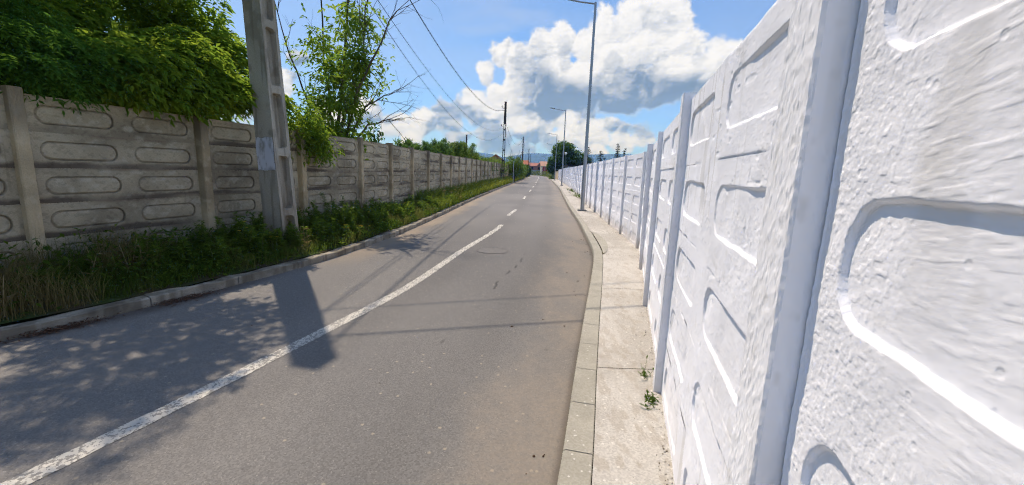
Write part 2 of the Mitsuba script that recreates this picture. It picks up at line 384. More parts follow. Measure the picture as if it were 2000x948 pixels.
def soil_col(p, n, uv):
    a = fbm(p.x * 3, p.y * 3, 0.0, 4)
    return mix((0.075, 0.06, 0.038), (0.05, 0.075, 0.022), smoothstep(0.35, 0.65, a))


scene['m_soil'] = two(principled(proc(soil_col), 0.95, 0.1))


def field_col(p, n, uv):
    a = fbm(p.x * 0.05, p.y * 0.05, 0.0, 4); b = fbm(p.x * 1.1, p.y * 1.1, 3.0, 3)
    return mix((0.075, 0.105, 0.03), (0.14, 0.13, 0.055), smoothstep(0.35, 0.65, a)) * (0.75 + 0.5 * b)


scene['m_field'] = two(principled(proc(field_col), 0.95, 0.1))


def hill_col(p, n, uv):
    a = fbm(p.x * 0.01, p.y * 0.01, p.z * 0.014, 4)
    return mix((0.018, 0.030, 0.020), (0.034, 0.048, 0.028), smoothstep(0.4, 0.7, a))


scene['m_hill'] = two(principled(proc(hill_col), 0.95, 0.1))
scene['m_galv'] = two(principled((0.36, 0.38, 0.40), 0.42, 0.5, metallic=0.55))
scene['m_lamp'] = two(principled((0.09, 0.095, 0.10), 0.5, 0.4))
scene['m_bark'] = two(bump(principled(proc(lambda p, n, uv: mix((0.13, 0.105, 0.08), (0.07, 0.055, 0.042), fbm(p.x * 18, p.y * 18, p.z * 7, 3))), 0.9, 0.1), lambda p, n, uv: fbm(p.x * 60, p.y * 60, p.z * 20, 3), 0.004))
VC = {'type': 'mesh_attribute', 'name': 'vertex_color'}
scene['m_leaf'] = {'type': 'principledthin', 'base_color': VC, 'roughness': 0.4, 'diff_trans': 1.4, 'eta': 1.4}
scene['m_needle'] = two(principled(VC, 0.6, 0.3))
scene['m_iron'] = two(bump(principled(proc(lambda p, n, uv: mix((0.15, 0.142, 0.135), (0.09, 0.085, 0.08), fbm(p.x * 20, p.y * 20, 0.0, 3))), 0.7, 0.4),
                           lambda p, n, uv: smoothstep(0.3, 0.42, dr.abs((p.x * 24) - dr.floor(p.x * 24) - 0.5)) * smoothstep(0.3, 0.42, dr.abs((p.y * 24) - dr.floor(p.y * 24) - 0.5)), 0.004))
scene['m_debris'] = two(principled(proc(lambda p, n, uv: mix((0.11, 0.07, 0.04), (0.05, 0.035, 0.022), noise(p.x * 40, p.y * 40, p.z * 40))), 0.95, 0.1))
for k, c in {'m_brickpink': (0.36, 0.16, 0.11), 'm_roofred': (0.42, 0.15, 0.07), 'm_redgate': (0.36, 0.035, 0.025), 'm_plaster': (0.52, 0.47, 0.38), 'm_dark': (0.02, 0.02, 0.022), 'm_palewall': (0.5, 0.5, 0.5),
             'm_beige': (0.50, 0.40, 0.27), 'm_browngate': (0.15, 0.07, 0.04), 'm_roofpink': (0.52, 0.30, 0.20), 'm_globe': (0.8, 0.8, 0.78), 'm_bluewall': (0.33, 0.36, 0.42)}.items():
    scene[k] = two(principled(proc(lambda p, n, uv, c=c: mi.Color3f(*c) * (0.8 + 0.4 * fbm(p.x * 1.3, p.y * 1.3, p.z * 2.3, 3))), 0.85, 0.2))

# ------------------------------------------------------------------ the setting: ground, hills, road, kerbs, pavement, verge


def grid_mesh(X, Y, Z):
    n, m = X.shape
    v = np.stack([X, Y, Z], -1).reshape(-1, 3)
    i, j = np.meshgrid(np.arange(n - 1), np.arange(m - 1), indexing='ij')
    a = (i * m + j).ravel()
    return mesh(v, np.vstack([np.stack([a, a + 1, a + m + 1], 1), np.stack([a, a + m + 1, a + m], 1)]))


def strip(ys, xl, xr, z, nx=2):
    """A sheet between two plan curves, facing up; xl < xr."""
    t = np.linspace(0, 1, nx)[None]
    X = xl[:, None] * (1 - t) + xr[:, None] * t
    Y = np.repeat(ys[:, None], nx, 1)
    Z = np.broadcast_to(np.asarray(z), X.shape) + gz(Y)
    m = grid_mesh(X, Y, Z)
    if m.face_normals[:, 2].mean() < 0: m.invert()
    return m


lin = np.concatenate([np.linspace(-40, 150, 120), np.geomspace(160, 4900, 40)])
lx = np.concatenate([-np.geomspace(60, 4900, 40)[::-1], np.linspace(-55, 55, 56), np.geomspace(60, 4900, 40)])
GX, GY = np.meshgrid(lx, lin, indexing='ij')
put(None, 'ground', mikit.ply(grid_mesh(GX, GY, -0.2 + gz(GY)), 'm_field', smooth=True), kind='structure')

# hills: two blue ridges beyond the plain
hx = np.linspace(-4800, 4800, 300); hy = np.linspace(2300, 4800, 70)
HX, HY = np.meshgrid(hx, hy, indexing='ij')
azh = np.degrees(np.arctan2(HX, HY))
def ridge(az):
    return np.interp(az, [-60, -40, -25, -17.5, -14.5, -11, -8, -6.5, -5, -3.2, -1.5, 2, 6, 12, 18, 24, 35, 60], [1.6, 2.2, 2.6, 2.9, 2.6, 1.7, 1.9, 2.3, 2.45, 2.2, 1.75, 2.35, 2.25, 2.5, 2.7, 2.5, 2.9, 2.2])
prof = sstep(2300, 3600, HY) * (1 - 0.5 * sstep(3900, 4800, HY))
nz = meshkit.fbm(np.stack([HX / 420, HY / 420, HX * 0], -1), 5, 3)
HZ = -20 + prof * (3650 * np.tan(np.radians(ridge(azh))) + 20) * (0.86 + 0.28 * nz)
put(None, 'hills', mikit.ply(grid_mesh(HX, HY, HZ), 'm_hill', smooth=True), kind='structure')

ry = np.concatenate([np.arange(-8, 30, .25), np.arange(30, 120, 1.0), np.arange(120, 226, 2.0)])
kl, kr = KL(ry), KR(ry)
nx = 9
road = strip(ry, kl, kr, -0.12, nx)
ruv = np.zeros((len(road.vertices), 2)); ruv[:, 0] = (kr[:, None] - road.vertices[:, 0].reshape(-1, nx)).ravel(); ruv[:, 1] = (road.vertices[:, 0].reshape(-1, nx) - kl[:, None]).ravel()
put(None, 'road', mikit.ply(road, 'm_asphalt', smooth=True, uv=ruv), kind='structure')


def line(y0, y1, w, jag=0.006):
    n = max(int((y1 - y0) / 0.04), 3) if y1 < 25 else max(int((y1 - y0) / 0.5), 3)
    ys = np.linspace(y0, y1, n); c = CL(ys); t = np.gradient(c, ys); k = np.sqrt(1 + t * t)
    j = (meshkit.noise(np.stack([ys * 9, ys * 0, ys * 0], -1), 3) - .5) * 2 * jag
    j2 = (meshkit.noise(np.stack([ys * 9, ys * 0 + 5, ys * 0], -1), 4) - .5) * 2 * jag
    return strip(ys, c - (w / 2 + j) * k, c + (w / 2 + j2) * k, -0.116)


put('road', 'centre_line', mikit.ply(line(-2, 12.7, .135), 'm_paint'), 'solid white centre line worn thin in the near lane')
for a, b in [(15.5, 18.1), (25.0, 27.6), (34.0, 36.8), (43.0, 45.6), (51.5, 54), (60, 62.4), (69.5, 72)]:
    put('road', 'lane_dash', mikit.ply(line(a, b, .14), 'm_paint'))
put('road', 'centre_line', mikit.ply(line(79, 165, .14), 'm_paint'))


def stones(parent, name, outer, y0, y1, L, w, ztop, zbot, side, mat, gap=0.006, rough=0.0, mess=0.0):
    """kerb stones between y0 and y1; side +1: the stone lies to the right of the kerb face."""
    ys = [y0]
    while ys[-1] < y1: ys.append(ys[-1] + L * (1 + mess * (rng.random() - .5)))
    for a, b in zip(ys[:-1], ys[1:]):
        n = 5 if rough else 3
        yy = np.linspace(a + gap / 2, b - gap / 2, n); o = outer(yy); t = np.gradient(o, yy); nrm = np.stack([np.ones(n), -t], 1) / np.sqrt(1 + t * t)[:, None] * side
        dz, dx = mess * .03 * (rng.random() - .5), mess * .03 * (rng.random() - .5)
        pr = [(0, zbot), (0, ztop - .012), (.012, ztop), (w - .006, ztop), (w, ztop - .006), (w, zbot)]
        V = []
        for k in range(n):
            for (u, z) in pr:
                q = np.array([o[k], yy[k]]) + nrm[k] * (u + dx)
                V.append([q[0], q[1], z + dz + gz(yy[k])])
        V = np.array(V); P = len(pr)
        if rough:
            top = V[:, 2] > zbot + .01
            V[top] += (np.stack([meshkit.noise(V * 7 + s, s) for s in (1, 2, 3)], -1)[top] - .5) * rough
        F = []
        for k in range(n - 1):
            for i in range(P - 1):
                A, B, C, D = k * P + i, k * P + i + 1, (k + 1) * P + i + 1, (k + 1) * P + i
                F += [[A, B, C], [A, C, D]]
        for base, flip in ((0, 0), ((n - 1) * P, 1)):
            for i in range(1, P - 1):
                F.append([base, base + i + 1, base + i] if not flip else [base, base + i, base + i + 1])
        m = mesh(V, F)
        trimesh.repair.fix_normals(m) if False else None
        put(parent, name, mikit.ply(m, mat))


def long_kerb(parent, name, outer, y0, y1, w, ztop, zbot, side, mat, step=2.0):
    ys = np.arange(y0, y1, step); ms = []
    for a, b in zip(ys[:-1], ys[1:]):
        oa, ob = outer(a), outer(b); g = .01
        v = [[oa, a + g], [oa + side * w, a + g], [ob + side * w, b - g], [ob, b - g]]
        P = Polygon(v if side > 0 else v[::-1])
        m = trimesh.creation.extrude_polygon(P, ztop - zbot, engine='earcut'); m.apply_translation([0, 0, zbot + float(gz(a))]); ms.append(m)
    put(parent, name, mikit.ply(cat(ms), mat), kind='stuff')


used.add('kerb'); lab('kerb', 'grey concrete kerb stones edging the pavement under the white wall', kind='structure')
stones('kerb', 'stone', KR, -1.4, 26, .5, .165, 0.0, -.3, +1, 'm_kerb', gap=.007)
long_kerb('kerb', 'stone_run', KR, 26.2, 96, .165, 0.0, -.3, +1, 'm_kerb')
used.add('old_kerb'); lab('old_kerb', 'old chipped kerb stones along the weedy verge', kind='structure')
stones('old_kerb', 'stone', KL, -.5, 30, .97, .15, -.015, -.3, -1, 'm_old_kerb', gap=.010, rough=.04, mess=.22)
long_kerb('old_kerb', 'stone_run', KL, 30.3, 130, .15, 0.0, -.3, -1, 'm_old_kerb')

# plan of the fences (near corners of the posts)
P0 = np.array([.525, .783]); P1 = np.array([1.059, 2.771])
dW = (P1 - P0) / np.linalg.norm(P1 - P0)
WP = [P0 - dW * 2.06 * 2, P0 - dW * 2.06, P0, P1, np.array([1.593, 4.776]), np.array([2.133, 6.762]), np.array([2.66, 8.76])]
WOFF = lambda y: np.interp(y, [8.7, 11, 13, 19, 32, 45, 60, 75, 90], [.0, .0, .0, .87, 1.02, 1.12, 1.25, 1.4, 1.5])
fy = [8.76, 10.83, 12.87, 14.9, 17, 19]; fx = [2.66, 2.805, 2.971, 3.128, 3.296, 3.466]
for y in np.arange(21, 92, 2.0): fy.append(y); fx.append(float(KR(y) + WOFF(y)))
FW = curve(list(zip(fx, fy)))
y = 8.76
while y < 84:
    s = float(FW(y + .05) - FW(y)) / .05
    y += 2.06 / math.hypot(1, s); WP.append(np.array([float(FW(y)), y]))
LP = [np.array(q) for q in [(-6.34, .64), (-5.84, 2.6), (-5.338, 4.556), (-4.84, 6.522), (-4.327, 8.537), (-3.836, 10.562), (-3.679, 12.608), (-3.543, 14.658), (-3.398, 16.715), (-3.252, 18.771), (-3.11, 20.827), (-2.973, 22.883), (-2.84, 24.939), (-2.708, 26.995)]]
LOFF = lambda y: np.interp(y, [27, 45, 84, 100], [.78, .80, .55, .5])
fy2 = [20.827, 22.883, 24.939, 26.995]; fx2 = [-3.11, -2.973, -2.84, -2.708]
for y in np.arange(30, 96, 3.0): fy2.append(y); fx2.append(float(KL(y) - LOFF(y)))
FLc = curve(list(zip(fx2, fy2)))
y = 26.995
while y < 86:
    s = float(FLc(y + .05) - FLc(y)) / .05
    y += 2.06 / math.hypot(1, s); LP.append(np.array([float(FLc(y)), y]))
WPa, LPa = np.array(WP), np.array(LP)
wall_x = lambda y: np.interp(y, WPa[:, 1], WPa[:, 0])
fence_x = lambda y: np.interp(y, LPa[:, 1], LPa[:, 0])

# pavement slabs
used.add('pavement'); lab('pavement', 'narrow poured concrete pavement beside the white wall', kind='structure')
joints = [-3.4, .0, 3.12, 5.5, 7.92, 11.15, 16.25, 21.2, 26.3, 31.4, 36.6, 42, 47.5, 53, 59, 65, 71, 77, 83, 89]
for a, b in zip(joints[:-1], joints[1:]):
    ys = np.linspace(a + .005, b - .005, max(int((b - a) / .1), 4) if b < 12 else 8)
    inner = KR(ys) + .169 * np.sqrt(1 + np.gradient(KR(ys), ys) ** 2)
    if 7.9 < a < 11:
        inner = inner + .20 * np.sin(np.clip((ys - 7.95) / 3.1, 0, 1) * np.pi) ** .6
    outer = wall_x(ys) + .07
    m = strip(ys, inner, outer, -.004, 12 if b < 12 else 4)
    if b < 12:
        v = m.vertices.copy(); v[:, 2] += .006 * (meshkit.fbm(v * [2, 2, 0], 3, 9) - .5); m = mesh(v, m.faces)
    skirt = []
    for yy, k in ((ys[0], 0), (ys[-1], -1)):
        skirt.append(mesh([[inner[k], yy, -.006 + gz(yy)], [outer[k], yy, -.006 + gz(yy)], [outer[k], yy, -.1 + gz(yy)], [inner[k], yy, -.1 + gz(yy)]], [[0, 1, 2], [0, 2, 3]]))
    sk = mesh(np.stack([np.r_[inner, inner], np.r_[ys, ys], np.r_[gz(ys) - .004, gz(ys) - .1]], 1), np.vstack([[[i, i + 1, i + 1 + len(ys)], [i, i + 1 + len(ys), i + len(ys)]] for i in range(len(ys) - 1)]))
    put('pavement', 'slab', mikit.ply(cat([m, sk] + skirt), 'm_walk', smooth=30))
base_y = np.arange(-4, 96, .5)
put('pavement', 'bed', mikit.ply(strip(base_y, KR(base_y) + .02, wall_x(base_y) + .2, -.05, 3), 'm_soil', smooth=True))
# cast concrete wedge where the kerb turns
wy = np.linspace(7.98, 11.05, 24); k = np.sqrt(1 + np.gradient(KR(wy), wy) ** 2)
wi = KR(wy) + .176 * k; wo = wi + .004 + .19 * np.sin(np.clip((wy - 7.95) / 3.1, 0, 1) * np.pi) ** .6
put('pavement', 'wedge', mikit.ply(strip(wy, wi, wo, .012, 5), 'm_kerb', smooth=True), 'curved wedge of pale concrete filling the bend between kerb and pavement')

# verge ground
vy = np.concatenate([np.arange(-8, 40, .4), np.arange(40, 141, 2.0)])
vl = np.where(vy < 86, fence_x(np.clip(vy, .7, 86)) - .25, KL(vy) - 8); vr = KL(vy) - .14
vm = strip(vy, vl, vr, 0.0, 7)
v = vm.vertices.copy(); u = np.tile(np.linspace(1, 0, 7), len(vy)); v[:, 2] += -.03 + .13 * u + .05 * meshkit.fbm(v * [2.5, 2.5, 0], 3, 2); vm = mesh(v, vm.faces)
put(None, 'verge', mikit.ply(vm, 'm_soil', smooth=True), kind='structure')
fy_ = np.arange(-8, 141, 3.0)
put(None, 'left_field', mikit.ply(strip(fy_, np.full(len(fy_), -60.0), np.where(fy_ < 86, fence_x(np.clip(fy_, .7, 86)) - .2, KL(fy_) - 7.9), 0.03, 12), 'm_field', smooth=True), kind='structure')
put(None, 'right_field', mikit.ply(strip(fy_, np.where(fy_ < 84, wall_x(np.clip(fy_, -3, 84)) + .12, KR(fy_) + .17), np.full(len(fy_), 70.0), -.03, 12), 'm_field', smooth=True), kind='structure')

# ------------------------------------------------------------------ fence slabs and posts


def rrect(cx, cz, w, h, r, n=5, wob=0.0, seed=0):
    a = np.concatenate([np.linspace(s, s + np.pi / 2, n) for s in (0, np.pi / 2, np.pi, 1.5 * np.pi)])
    sx = np.repeat([1, -1, -1, 1], n); sz = np.repeat([1, 1, -1, -1], n)
    p = np.stack([cx + sx * (w / 2 - r) + r * np.cos(a), cz + sz * (h / 2 - r) + r * np.sin(a)], 1)
    if wob:
        q = []
        for A, B in zip(p, np.roll(p, -1, 0)):
            k = max(int(np.linalg.norm(B - A) / .04), 1)
            q += [A + (B - A) * t for t in np.arange(k) / k]
        p = np.array(q); p = p + (np.stack([meshkit.noise(np.c_[p * 22, p[:, :1] * 0 + seed], s) for s in (1, 2)], 1) - .5) * 2 * wob
    return p


def slab_poly(L, H, depth, pockets, th=.05, wob=0.0, seed=0, lip=.006, floor=None):
    """A cast slab: x along, y towards the road (front at 0), z up; pockets recessed into the front, with a chamfered lip."""
    R = Polygon([(0.002, .001), (L - .002, .001), (L - .002, H + .003), (.002, H + .003)])
    rings = [rrect(*p, wob=wob, seed=seed + i) for i, p in enumerate(pockets)]
    front = R
    for r in rings: front = front.difference(Polygon(r).buffer(0))
    V, F = [], []
    def add(m2, y):
        v2, f2 = m2
        o = sum(len(x) for x in V); V.append(np.stack([v2[:, 0], np.full(len(v2), y), v2[:, 1]], 1)); F.append(np.asarray(f2) + o)
    add(trimesh.creation.triangulate_polygon(front, engine='earcut'), 0)
    for r in rings:
        n = len(r); c = r.mean(0)
        inner = np.array(Polygon(r).buffer(-lip, join_style=2).exterior.coords)[:-1] if False else c + (r - c) * (1 - lip / np.abs(r - c).max(0))
        o = sum(len(x) for x in V)
        V.append(np.vstack([np.c_[r[:, 0], np.zeros(n), r[:, 1]], np.c_[inner[:, 0], np.full(n, -depth), inner[:, 1]]]))
        i = np.arange(n); j = (i + 1) % n
        F.append(np.vstack([np.stack([i, j, j + n], 1), np.stack([i, j + n, i + n], 1)]) + o)
        if floor is not None:  # the outline is a groove: it rises again to a raised field
            in2 = c + (r - c) * (1 - (lip + .022) / np.abs(r - c).max(0)); o2 = sum(len(x) for x in V)
            V.append(np.c_[in2[:, 0], np.full(n, -floor), in2[:, 1]])
            F.append(np.vstack([np.stack([i + o + n, j + o + n, j + o2], 1), np.stack([i + o + n, j + o2, i + o2], 1)]))
            add(trimesh.creation.triangulate_polygon(Polygon(in2), engine='earcut'), -floor)
            continue
        add(trimesh.creation.triangulate_polygon(Polygon(inner), engine='earcut'), -depth)
    o = sum(len(x) for x in V)
    b = np.array([[0.002, 0, .001], [L - .002, 0, .001], [L - .002, 0, H + .003], [.002, 0, H + .003]]); V.append(np.vstack([b, b - [0, th, 0]]))
    F.append(np.array([[0, 1, 5], [0, 5, 4], [1, 2, 6], [1, 6, 5], [2, 3, 7], [2, 7, 6], [3, 0, 4], [3, 4, 7], [4, 5, 6], [4, 6, 7]]) + o)
    return mesh(np.vstack(V), np.vstack(F))


def slab_grid(L, H, depth, pockets, res, bay, z0, th=.05):
    nx_, nz_ = int(L / res) + 1, int(H / res) + 1
    xs = np.linspace(.001, L - .001, nx_)
    if bay == 1: xs = np.concatenate([np.arange(.001, 1.08, .03), np.arange(1.09, L - .002, res)])
    nx_ = len(xs)
    X, Z = np.meshgrid(xs, np.linspace(0, H, nz_), indexing='ij')
    q = np.stack([X + bay * 5.3, Z + z0, X * 0], -1)
    wob = (meshkit.fbm(q * 30, 3, bay) - .5) * .010 + (meshkit.fbm(q * 6, 2, bay + 5) - .5) * .016
    Yv = np.zeros(X.shape)
    for cx, cz, w, h, r in pockets:
        dx, dz = np.abs(X - cx) - (w / 2 - r), np.abs(Z - cz) - (h / 2 - r)
        d = np.hypot(np.maximum(dx, 0), np.maximum(dz, 0)) + np.minimum(np.maximum(dx, dz), 0) - r + wob * .6
        Yv -= depth * (1 - np.clip((d + .0045) / .0055, 0, 1)) * (1 - .5 * sstep(.58, .7, meshkit.fbm(q * 2.4, 2, bay + 30)))
    lump = (meshkit.fbm(q * 6, 2, bay + 2) - .5) * .008 + (meshkit.fbm(q * [40, 70, 0], 3, bay + 4) - .5) * .0013
    zone = sstep(.50, .64, meshkit.fbm(q * [2.2, 3, 0], 2, bay + 9))
    zone = np.maximum(zone, .9 * sstep(L - .16, L - .03, X)); blob = zone * (sstep(.50, .80, meshkit.noise(q * [70, 95, 0], bay + 10)) - .6 * sstep(.62, .85, meshkit.noise(q * [60, 80, 0], bay + 11))) * .0008
    chip = sstep(.86, .9, meshkit.noise(q * [19, 27, 0], bay + 8)) * .002 * sstep(.5, .6, meshkit.noise(q * 3, bay + 18))
    e0 = np.minimum(Z, H - Z); crack = -.004 * np.exp(-(e0 / .006) ** 2) * sstep(.60, .70, meshkit.fbm(q * [3, 0, 0] + z0 * 3, 2, bay + 12))
    Yv = Yv + lump - chip + blob + crack
    g = grid_mesh(X, Yv, Z)
    if g.face_normals[:, 1].mean() < 0: g.invert()
    top = grid_mesh(np.stack([X[:, -1]] * 2, 1), np.stack([Yv[:, -1], np.full(nx_, -th)], 1), np.stack([Z[:, -1]] * 2, 1))
    if top.face_normals[:, 2].mean() < 0: top.invert()
    back = boxm(.002, L - .002, -th, -depth - .015, .002, H - .004)
    ms = [g, back] + ([top] if z0 > WTOP - WP_H - .01 else [])
    return cat(ms), np.vstack([m.vertices[:, [0, 2]] for m in ms])


def frame(o, d, out, z):
    """local (x along d, y along out, z up) at the plan point o"""
    M = np.eye(4); M[:2, 0] = d; M[:2, 1] = out; M[:3, 3] = [o[0], o[1], z]
    return T(M)


WTOP, WP_H, BAY = 2.017, .415, 2.06
used.add('white_fence')
lab('white_fence', 'whitewashed precast concrete fence with rows of recessed oblong panels along the pavement', 'fence')
wpock = [(.33 + .0 + .12 + .02, .215, .72, .205, .075), (1.43, .215, .72, .205, .075)]
SL = BAY - .12 - .004
wpock = [(.10 + .37, .215, .74, .205, .085), (SL - .09 - .37, .215, .74, .205, .085)]
wfar = [mikit.ply(slab_poly(SL, WP_H, .013, wpock, lip=.0045), 'm_white')]
wmid_cache = []
for i in range(5): wmid_cache.append(mikit.ply(slab_poly(SL, WP_H, .013, wpock, wob=.0035, seed=40 + i, lip=.0045), 'm_white'))


def post_mesh(w, d, h, seed, res=None, rough=.0, ch=.012):
    """x along the fence 0..w, y -d..0 (front at 0), z 0..h, front edges chamfered, top slightly weathered"""
    P = Polygon([(0, -d), (w, -d), (w, -ch), (w - ch, 0), (ch, 0), (0, -ch)])
    m = trimesh.creation.extrude_polygon(P, h, engine='earcut')
    if res:
        m = m.subdivide_to_size(res); m.merge_vertices()
        v = m.vertices.copy(); k = rough
        nn = m.vertex_normals
        front = (v[:, 1] > -.004)
        a = (meshkit.fbm(v * 9 + seed, 2, seed) - .5) * 1.4 + front * (1.6 * sstep(.45, .8, meshkit.noise(v * [70, 70, 42] + seed, seed + 3)) - 1.0 * sstep(.7, .9, meshkit.noise(v * [60, 60, 30] + seed, seed + 4)))
        v += nn * (a * k)[:, None]
        m = mesh(v, m.faces)
    return m


for i in range(len(WP)):
    a = WP[i]; d = (WP[i + 1] - a) if i + 1 < len(WP) else (a - WP[i - 1]); d = d / np.linalg.norm(d); out = np.array([-d[1], d[0]]); g = float(gz(a[1]))
    tf = frame(a, d, out, g + (0 if i < 4 else .02 * (rng.random() - .6)))
    if i > 3: tf = tf @ T().rotate([0, 1, 0], float(rng.normal(0, .45))).rotate([1, 0, 0], float(rng.normal(0, .35)))
    near = i in (2, 3)
    h = WTOP + .012 + (0.0 if i != 3 else .03)
    if near or i in (4, 5):
        m = post_mesh(.175 if i == 2 else .12, .16, h + .3, i, res=.006 if i == 2 else .02, rough=.0009, ch=.007)
        m.apply_translation([0, 0, -.3]); put('white_fence', 'post', {**mikit.ply(m, 'm_white_post', smooth=28), 'to_world': tf})
    else:
        if i == 6 or 'wpost' not in globals():
            m = post_mesh(.12, .16, h + .3, 3); m.apply_translation([0, 0, -.3]); wpost = mikit.ply(m, 'm_white_post')
        put('white_fence', 'post', {**wpost, 'to_world': tf})
    if i + 1 == len(WP): break
    L = np.linalg.norm(WP[i + 1] - a)
    for r in range(5):
        z = WTOP - (r + 1) * WP_H
        if i in (1, 2):
            m, uvx = slab_grid(SL, WP_H, .0115, wpock, .0045 if i == 2 else .0034, i, z)
            sh = mikit.ply(m, 'm_white', smooth=True, uv=uvx)
        elif i < 8: sh = wmid_cache[(i * 3 + r * 2) % 5]
        else: sh = wfar[0]
        o = a + d * .122 + out * -.052 + out * (0.0 if i in (1, 2) else (.012 * (rng.random() - .5)))
        put('white_fence', 'panel', {**sh, 'to_world': frame(o, d, out, g + z)})

LTOP, LP_H = 2.165, .40
used.add('concrete_fence')
lab('concrete_fence', 'weathered grey concrete panel fence with oblong recesses and brown stains behind the weeds', 'fence')
LSL = SL - .028
lpock = [(.09 + .38, .20, .76, .215, .10), (LSL - .10 - .38, .20, .76, .215, .10)]
lv = []
for i in range(6):
    m = slab_poly(LSL, LP_H, .028, lpock, wob=.0022, seed=90 + i, lip=.004, floor=.004)
    lv.append(mikit.ply(m, 'm_slab', uv=m.vertices[:, [0, 2]]))
lfar = slab_poly(LSL, LP_H, .026, lpock, lip=.005, floor=.010); lfar = mikit.ply(lfar, 'm_slab', uv=lfar.vertices[:, [0, 2]])
pm = post_mesh(.125, .18, LTOP + .35, 2, res=.05, rough=.003); pm.apply_translation([BAY - .12, 0, -.3]); lpost = mikit.ply(pm, 'm_post', smooth=40)
pm = post_mesh(.125, .18, LTOP + .32, 2); pm.apply_translation([BAY - .12, 0, -.3]); lpostf = mikit.ply(pm, 'm_post')
for i in range(len(LP) - 1):
    b = LP[i + 1]; d = LP[i] - b; d = d / np.linalg.norm(d); out = np.array([-d[1], d[0]]); g = float(gz(b[1]))
    put('concrete_fence', 'post', {**(lpost if i < 9 else lpostf), 'to_world': frame(b, d, out, g + (.0 if i >= 9 else .03 * (rng.random() - .6)))})
    for r in range(5):
        z = LTOP - (r + 1) * LP_H
        o = b - out * (.082 + .014 * (rng.random() - .5)) + d * .03
        put('concrete_fence', 'panel', {**(lv[(i * 5 + r * 3) % 6] if i < 14 else lfar), 'to_world': frame(o, d, out, g + z)})

# ------------------------------------------------------------------ poles, lamps, wires


def vier_pole(H, w1, w2, taper, detail=True):
    """Precast pole: solid faces along y = -w2/2 and w2/2, recessed windows in the faces at x = +-w1/2; tapers upwards. z from -.3"""
    def sec(z): return 1 - taper * max(z, 0)
    parts = []
    def blk(x0, x1, y0, y1, za, zb):
        m = boxm(x0, x1, y0, y1, za, zb); v = m.vertices.copy(); s = np.array([sec(z) for z in v[:, 2]]); v[:, 0] *= s; v[:, 1] *= s; return mesh(v, m.faces)
    X, Yy = w1 / 2, w2 / 2; fl = .070
    parts.append(blk(-X, X, -Yy, -Yy + fl, -.4, H)); parts.append(blk(-X, X, Yy - fl, Yy, -.4, H))
    parts.append(blk(-X + .125, X - .125, -Yy + fl - .002, Yy - fl + .002, -.4, H - .01))
    ribs = np.arange(.70, H - .4, 1.0)
    for z in list(ribs): parts.append(blk(-X + .004, X - .004, -Yy + fl - .003, Yy - fl + .003, z - .06, z + .06))
    parts.append(blk(-X + .004, X - .004, -Yy + fl - .003, Yy - fl + .003, H - .3, H - .004))
    # rounded corners of the windows: small fillets
    for z in ribs:
        for s1 in (-1, 1):
            for sy in (-1, 1):
                c = np.array([0, sy * (Yy - fl), z + s1 * .06]); a = .045
                for sx in (-1, 1):
                    x0, x1 = sorted((sx * (X - .124), sx * (X - .008)))
                    v = []
                    for x in (x0, x1):
                        v += [[x, c[1] + sy * .002, c[2] - s1 * .002], [x, c[1] - sy * a, c[2] - s1 * .002], [x, c[1] - sy * a * .3, c[2] + s1 * a * .3], [x, c[1] + sy * .002, c[2] + s1 * a]]
                    v = np.array(v); sc = np.array([sec(zz) for zz in v[:, 2]]); v[:, 0] *= sc; v[:, 1] *= sc
                    h = trimesh.convex.convex_hull(v); parts.append(mesh(h.vertices, h.faces))
    return cat(parts)


PX, PY, PTH = -3.989, 7.112, -.228
shear = np.eye(4); shear[0, 2], shear[1, 2] = -.043, .001
PM = np.array([[math.cos(PTH), -math.sin(PTH), 0, PX], [math.sin(PTH), math.cos(PTH), 0, PY], [0, 0, 1, 0], [0, 0, 0, 1]])
POLE_TF = T(shear @ np.eye(4)) if False else None
def pole_world(m, x, y, th, lx_, ly_, z=0):
    v = m.vertices.copy(); c, s = math.cos(th), math.sin(th)
    X = c * v[:, 0] - s * v[:, 1] + x + lx_ * v[:, 2]; Y = s * v[:, 0] + c * v[:, 1] + y + ly_ * v[:, 2]
    return mesh(np.stack([X, Y, v[:, 2] + z], 1), m.faces)
t = thing('utility_pole', 'large grey concrete power pole with recessed windows and a white paint patch, nearest the camera', 'utility pole', 'concrete power poles along the verge')
labels[t].pop('group')
NH = 8.6
pm = vier_pole(NH, .385, .379, .038)
pm = pm.subdivide_to_size(.12); v = pm.vertices + (np.stack([meshkit.noise(pm.vertices * 9, s) for s in (1, 2, 3)], 1) - .5) * .009
put(t, 'shaft', mikit.ply(pole_world(mesh(v, pm.faces), PX, PY, PTH, -.043, .001), 'm_pole'))
# white paint patch: a thin coat on the face towards the camera
pz = np.linspace(1.40, 1.92, 24); pxx = np.linspace(-.5, .5, 14)
A, B = np.meshgrid(pxx, pz, indexing='ij')
edge = .03 * (meshkit.fbm(np.stack([A * 9, B * 9, A * 0], -1), 3, 4) - .5) * 2
s = 1 - .038 * B
pv = grid_mesh(A * .355 * s + edge * .4, -(.379 / 2 + .009) * s, B + edge * (np.abs(B - 1.66) > .2))
scene['m_patch'] = two(principled(proc(lambda p, n, uv: mix((0.56, 0.56, 0.59), (0.30, 0.29, 0.27), smoothstep(0.45, 0.7, fbm(p.x * 16, p.y * 16, p.z * 5, 4)))), 0.85, 0.2))
put(t, 'paint_patch', mikit.ply(pole_world(pv, PX, PY, PTH, -.043, .001), 'm_patch', smooth=True), 'square of white paint on the face of the pole')

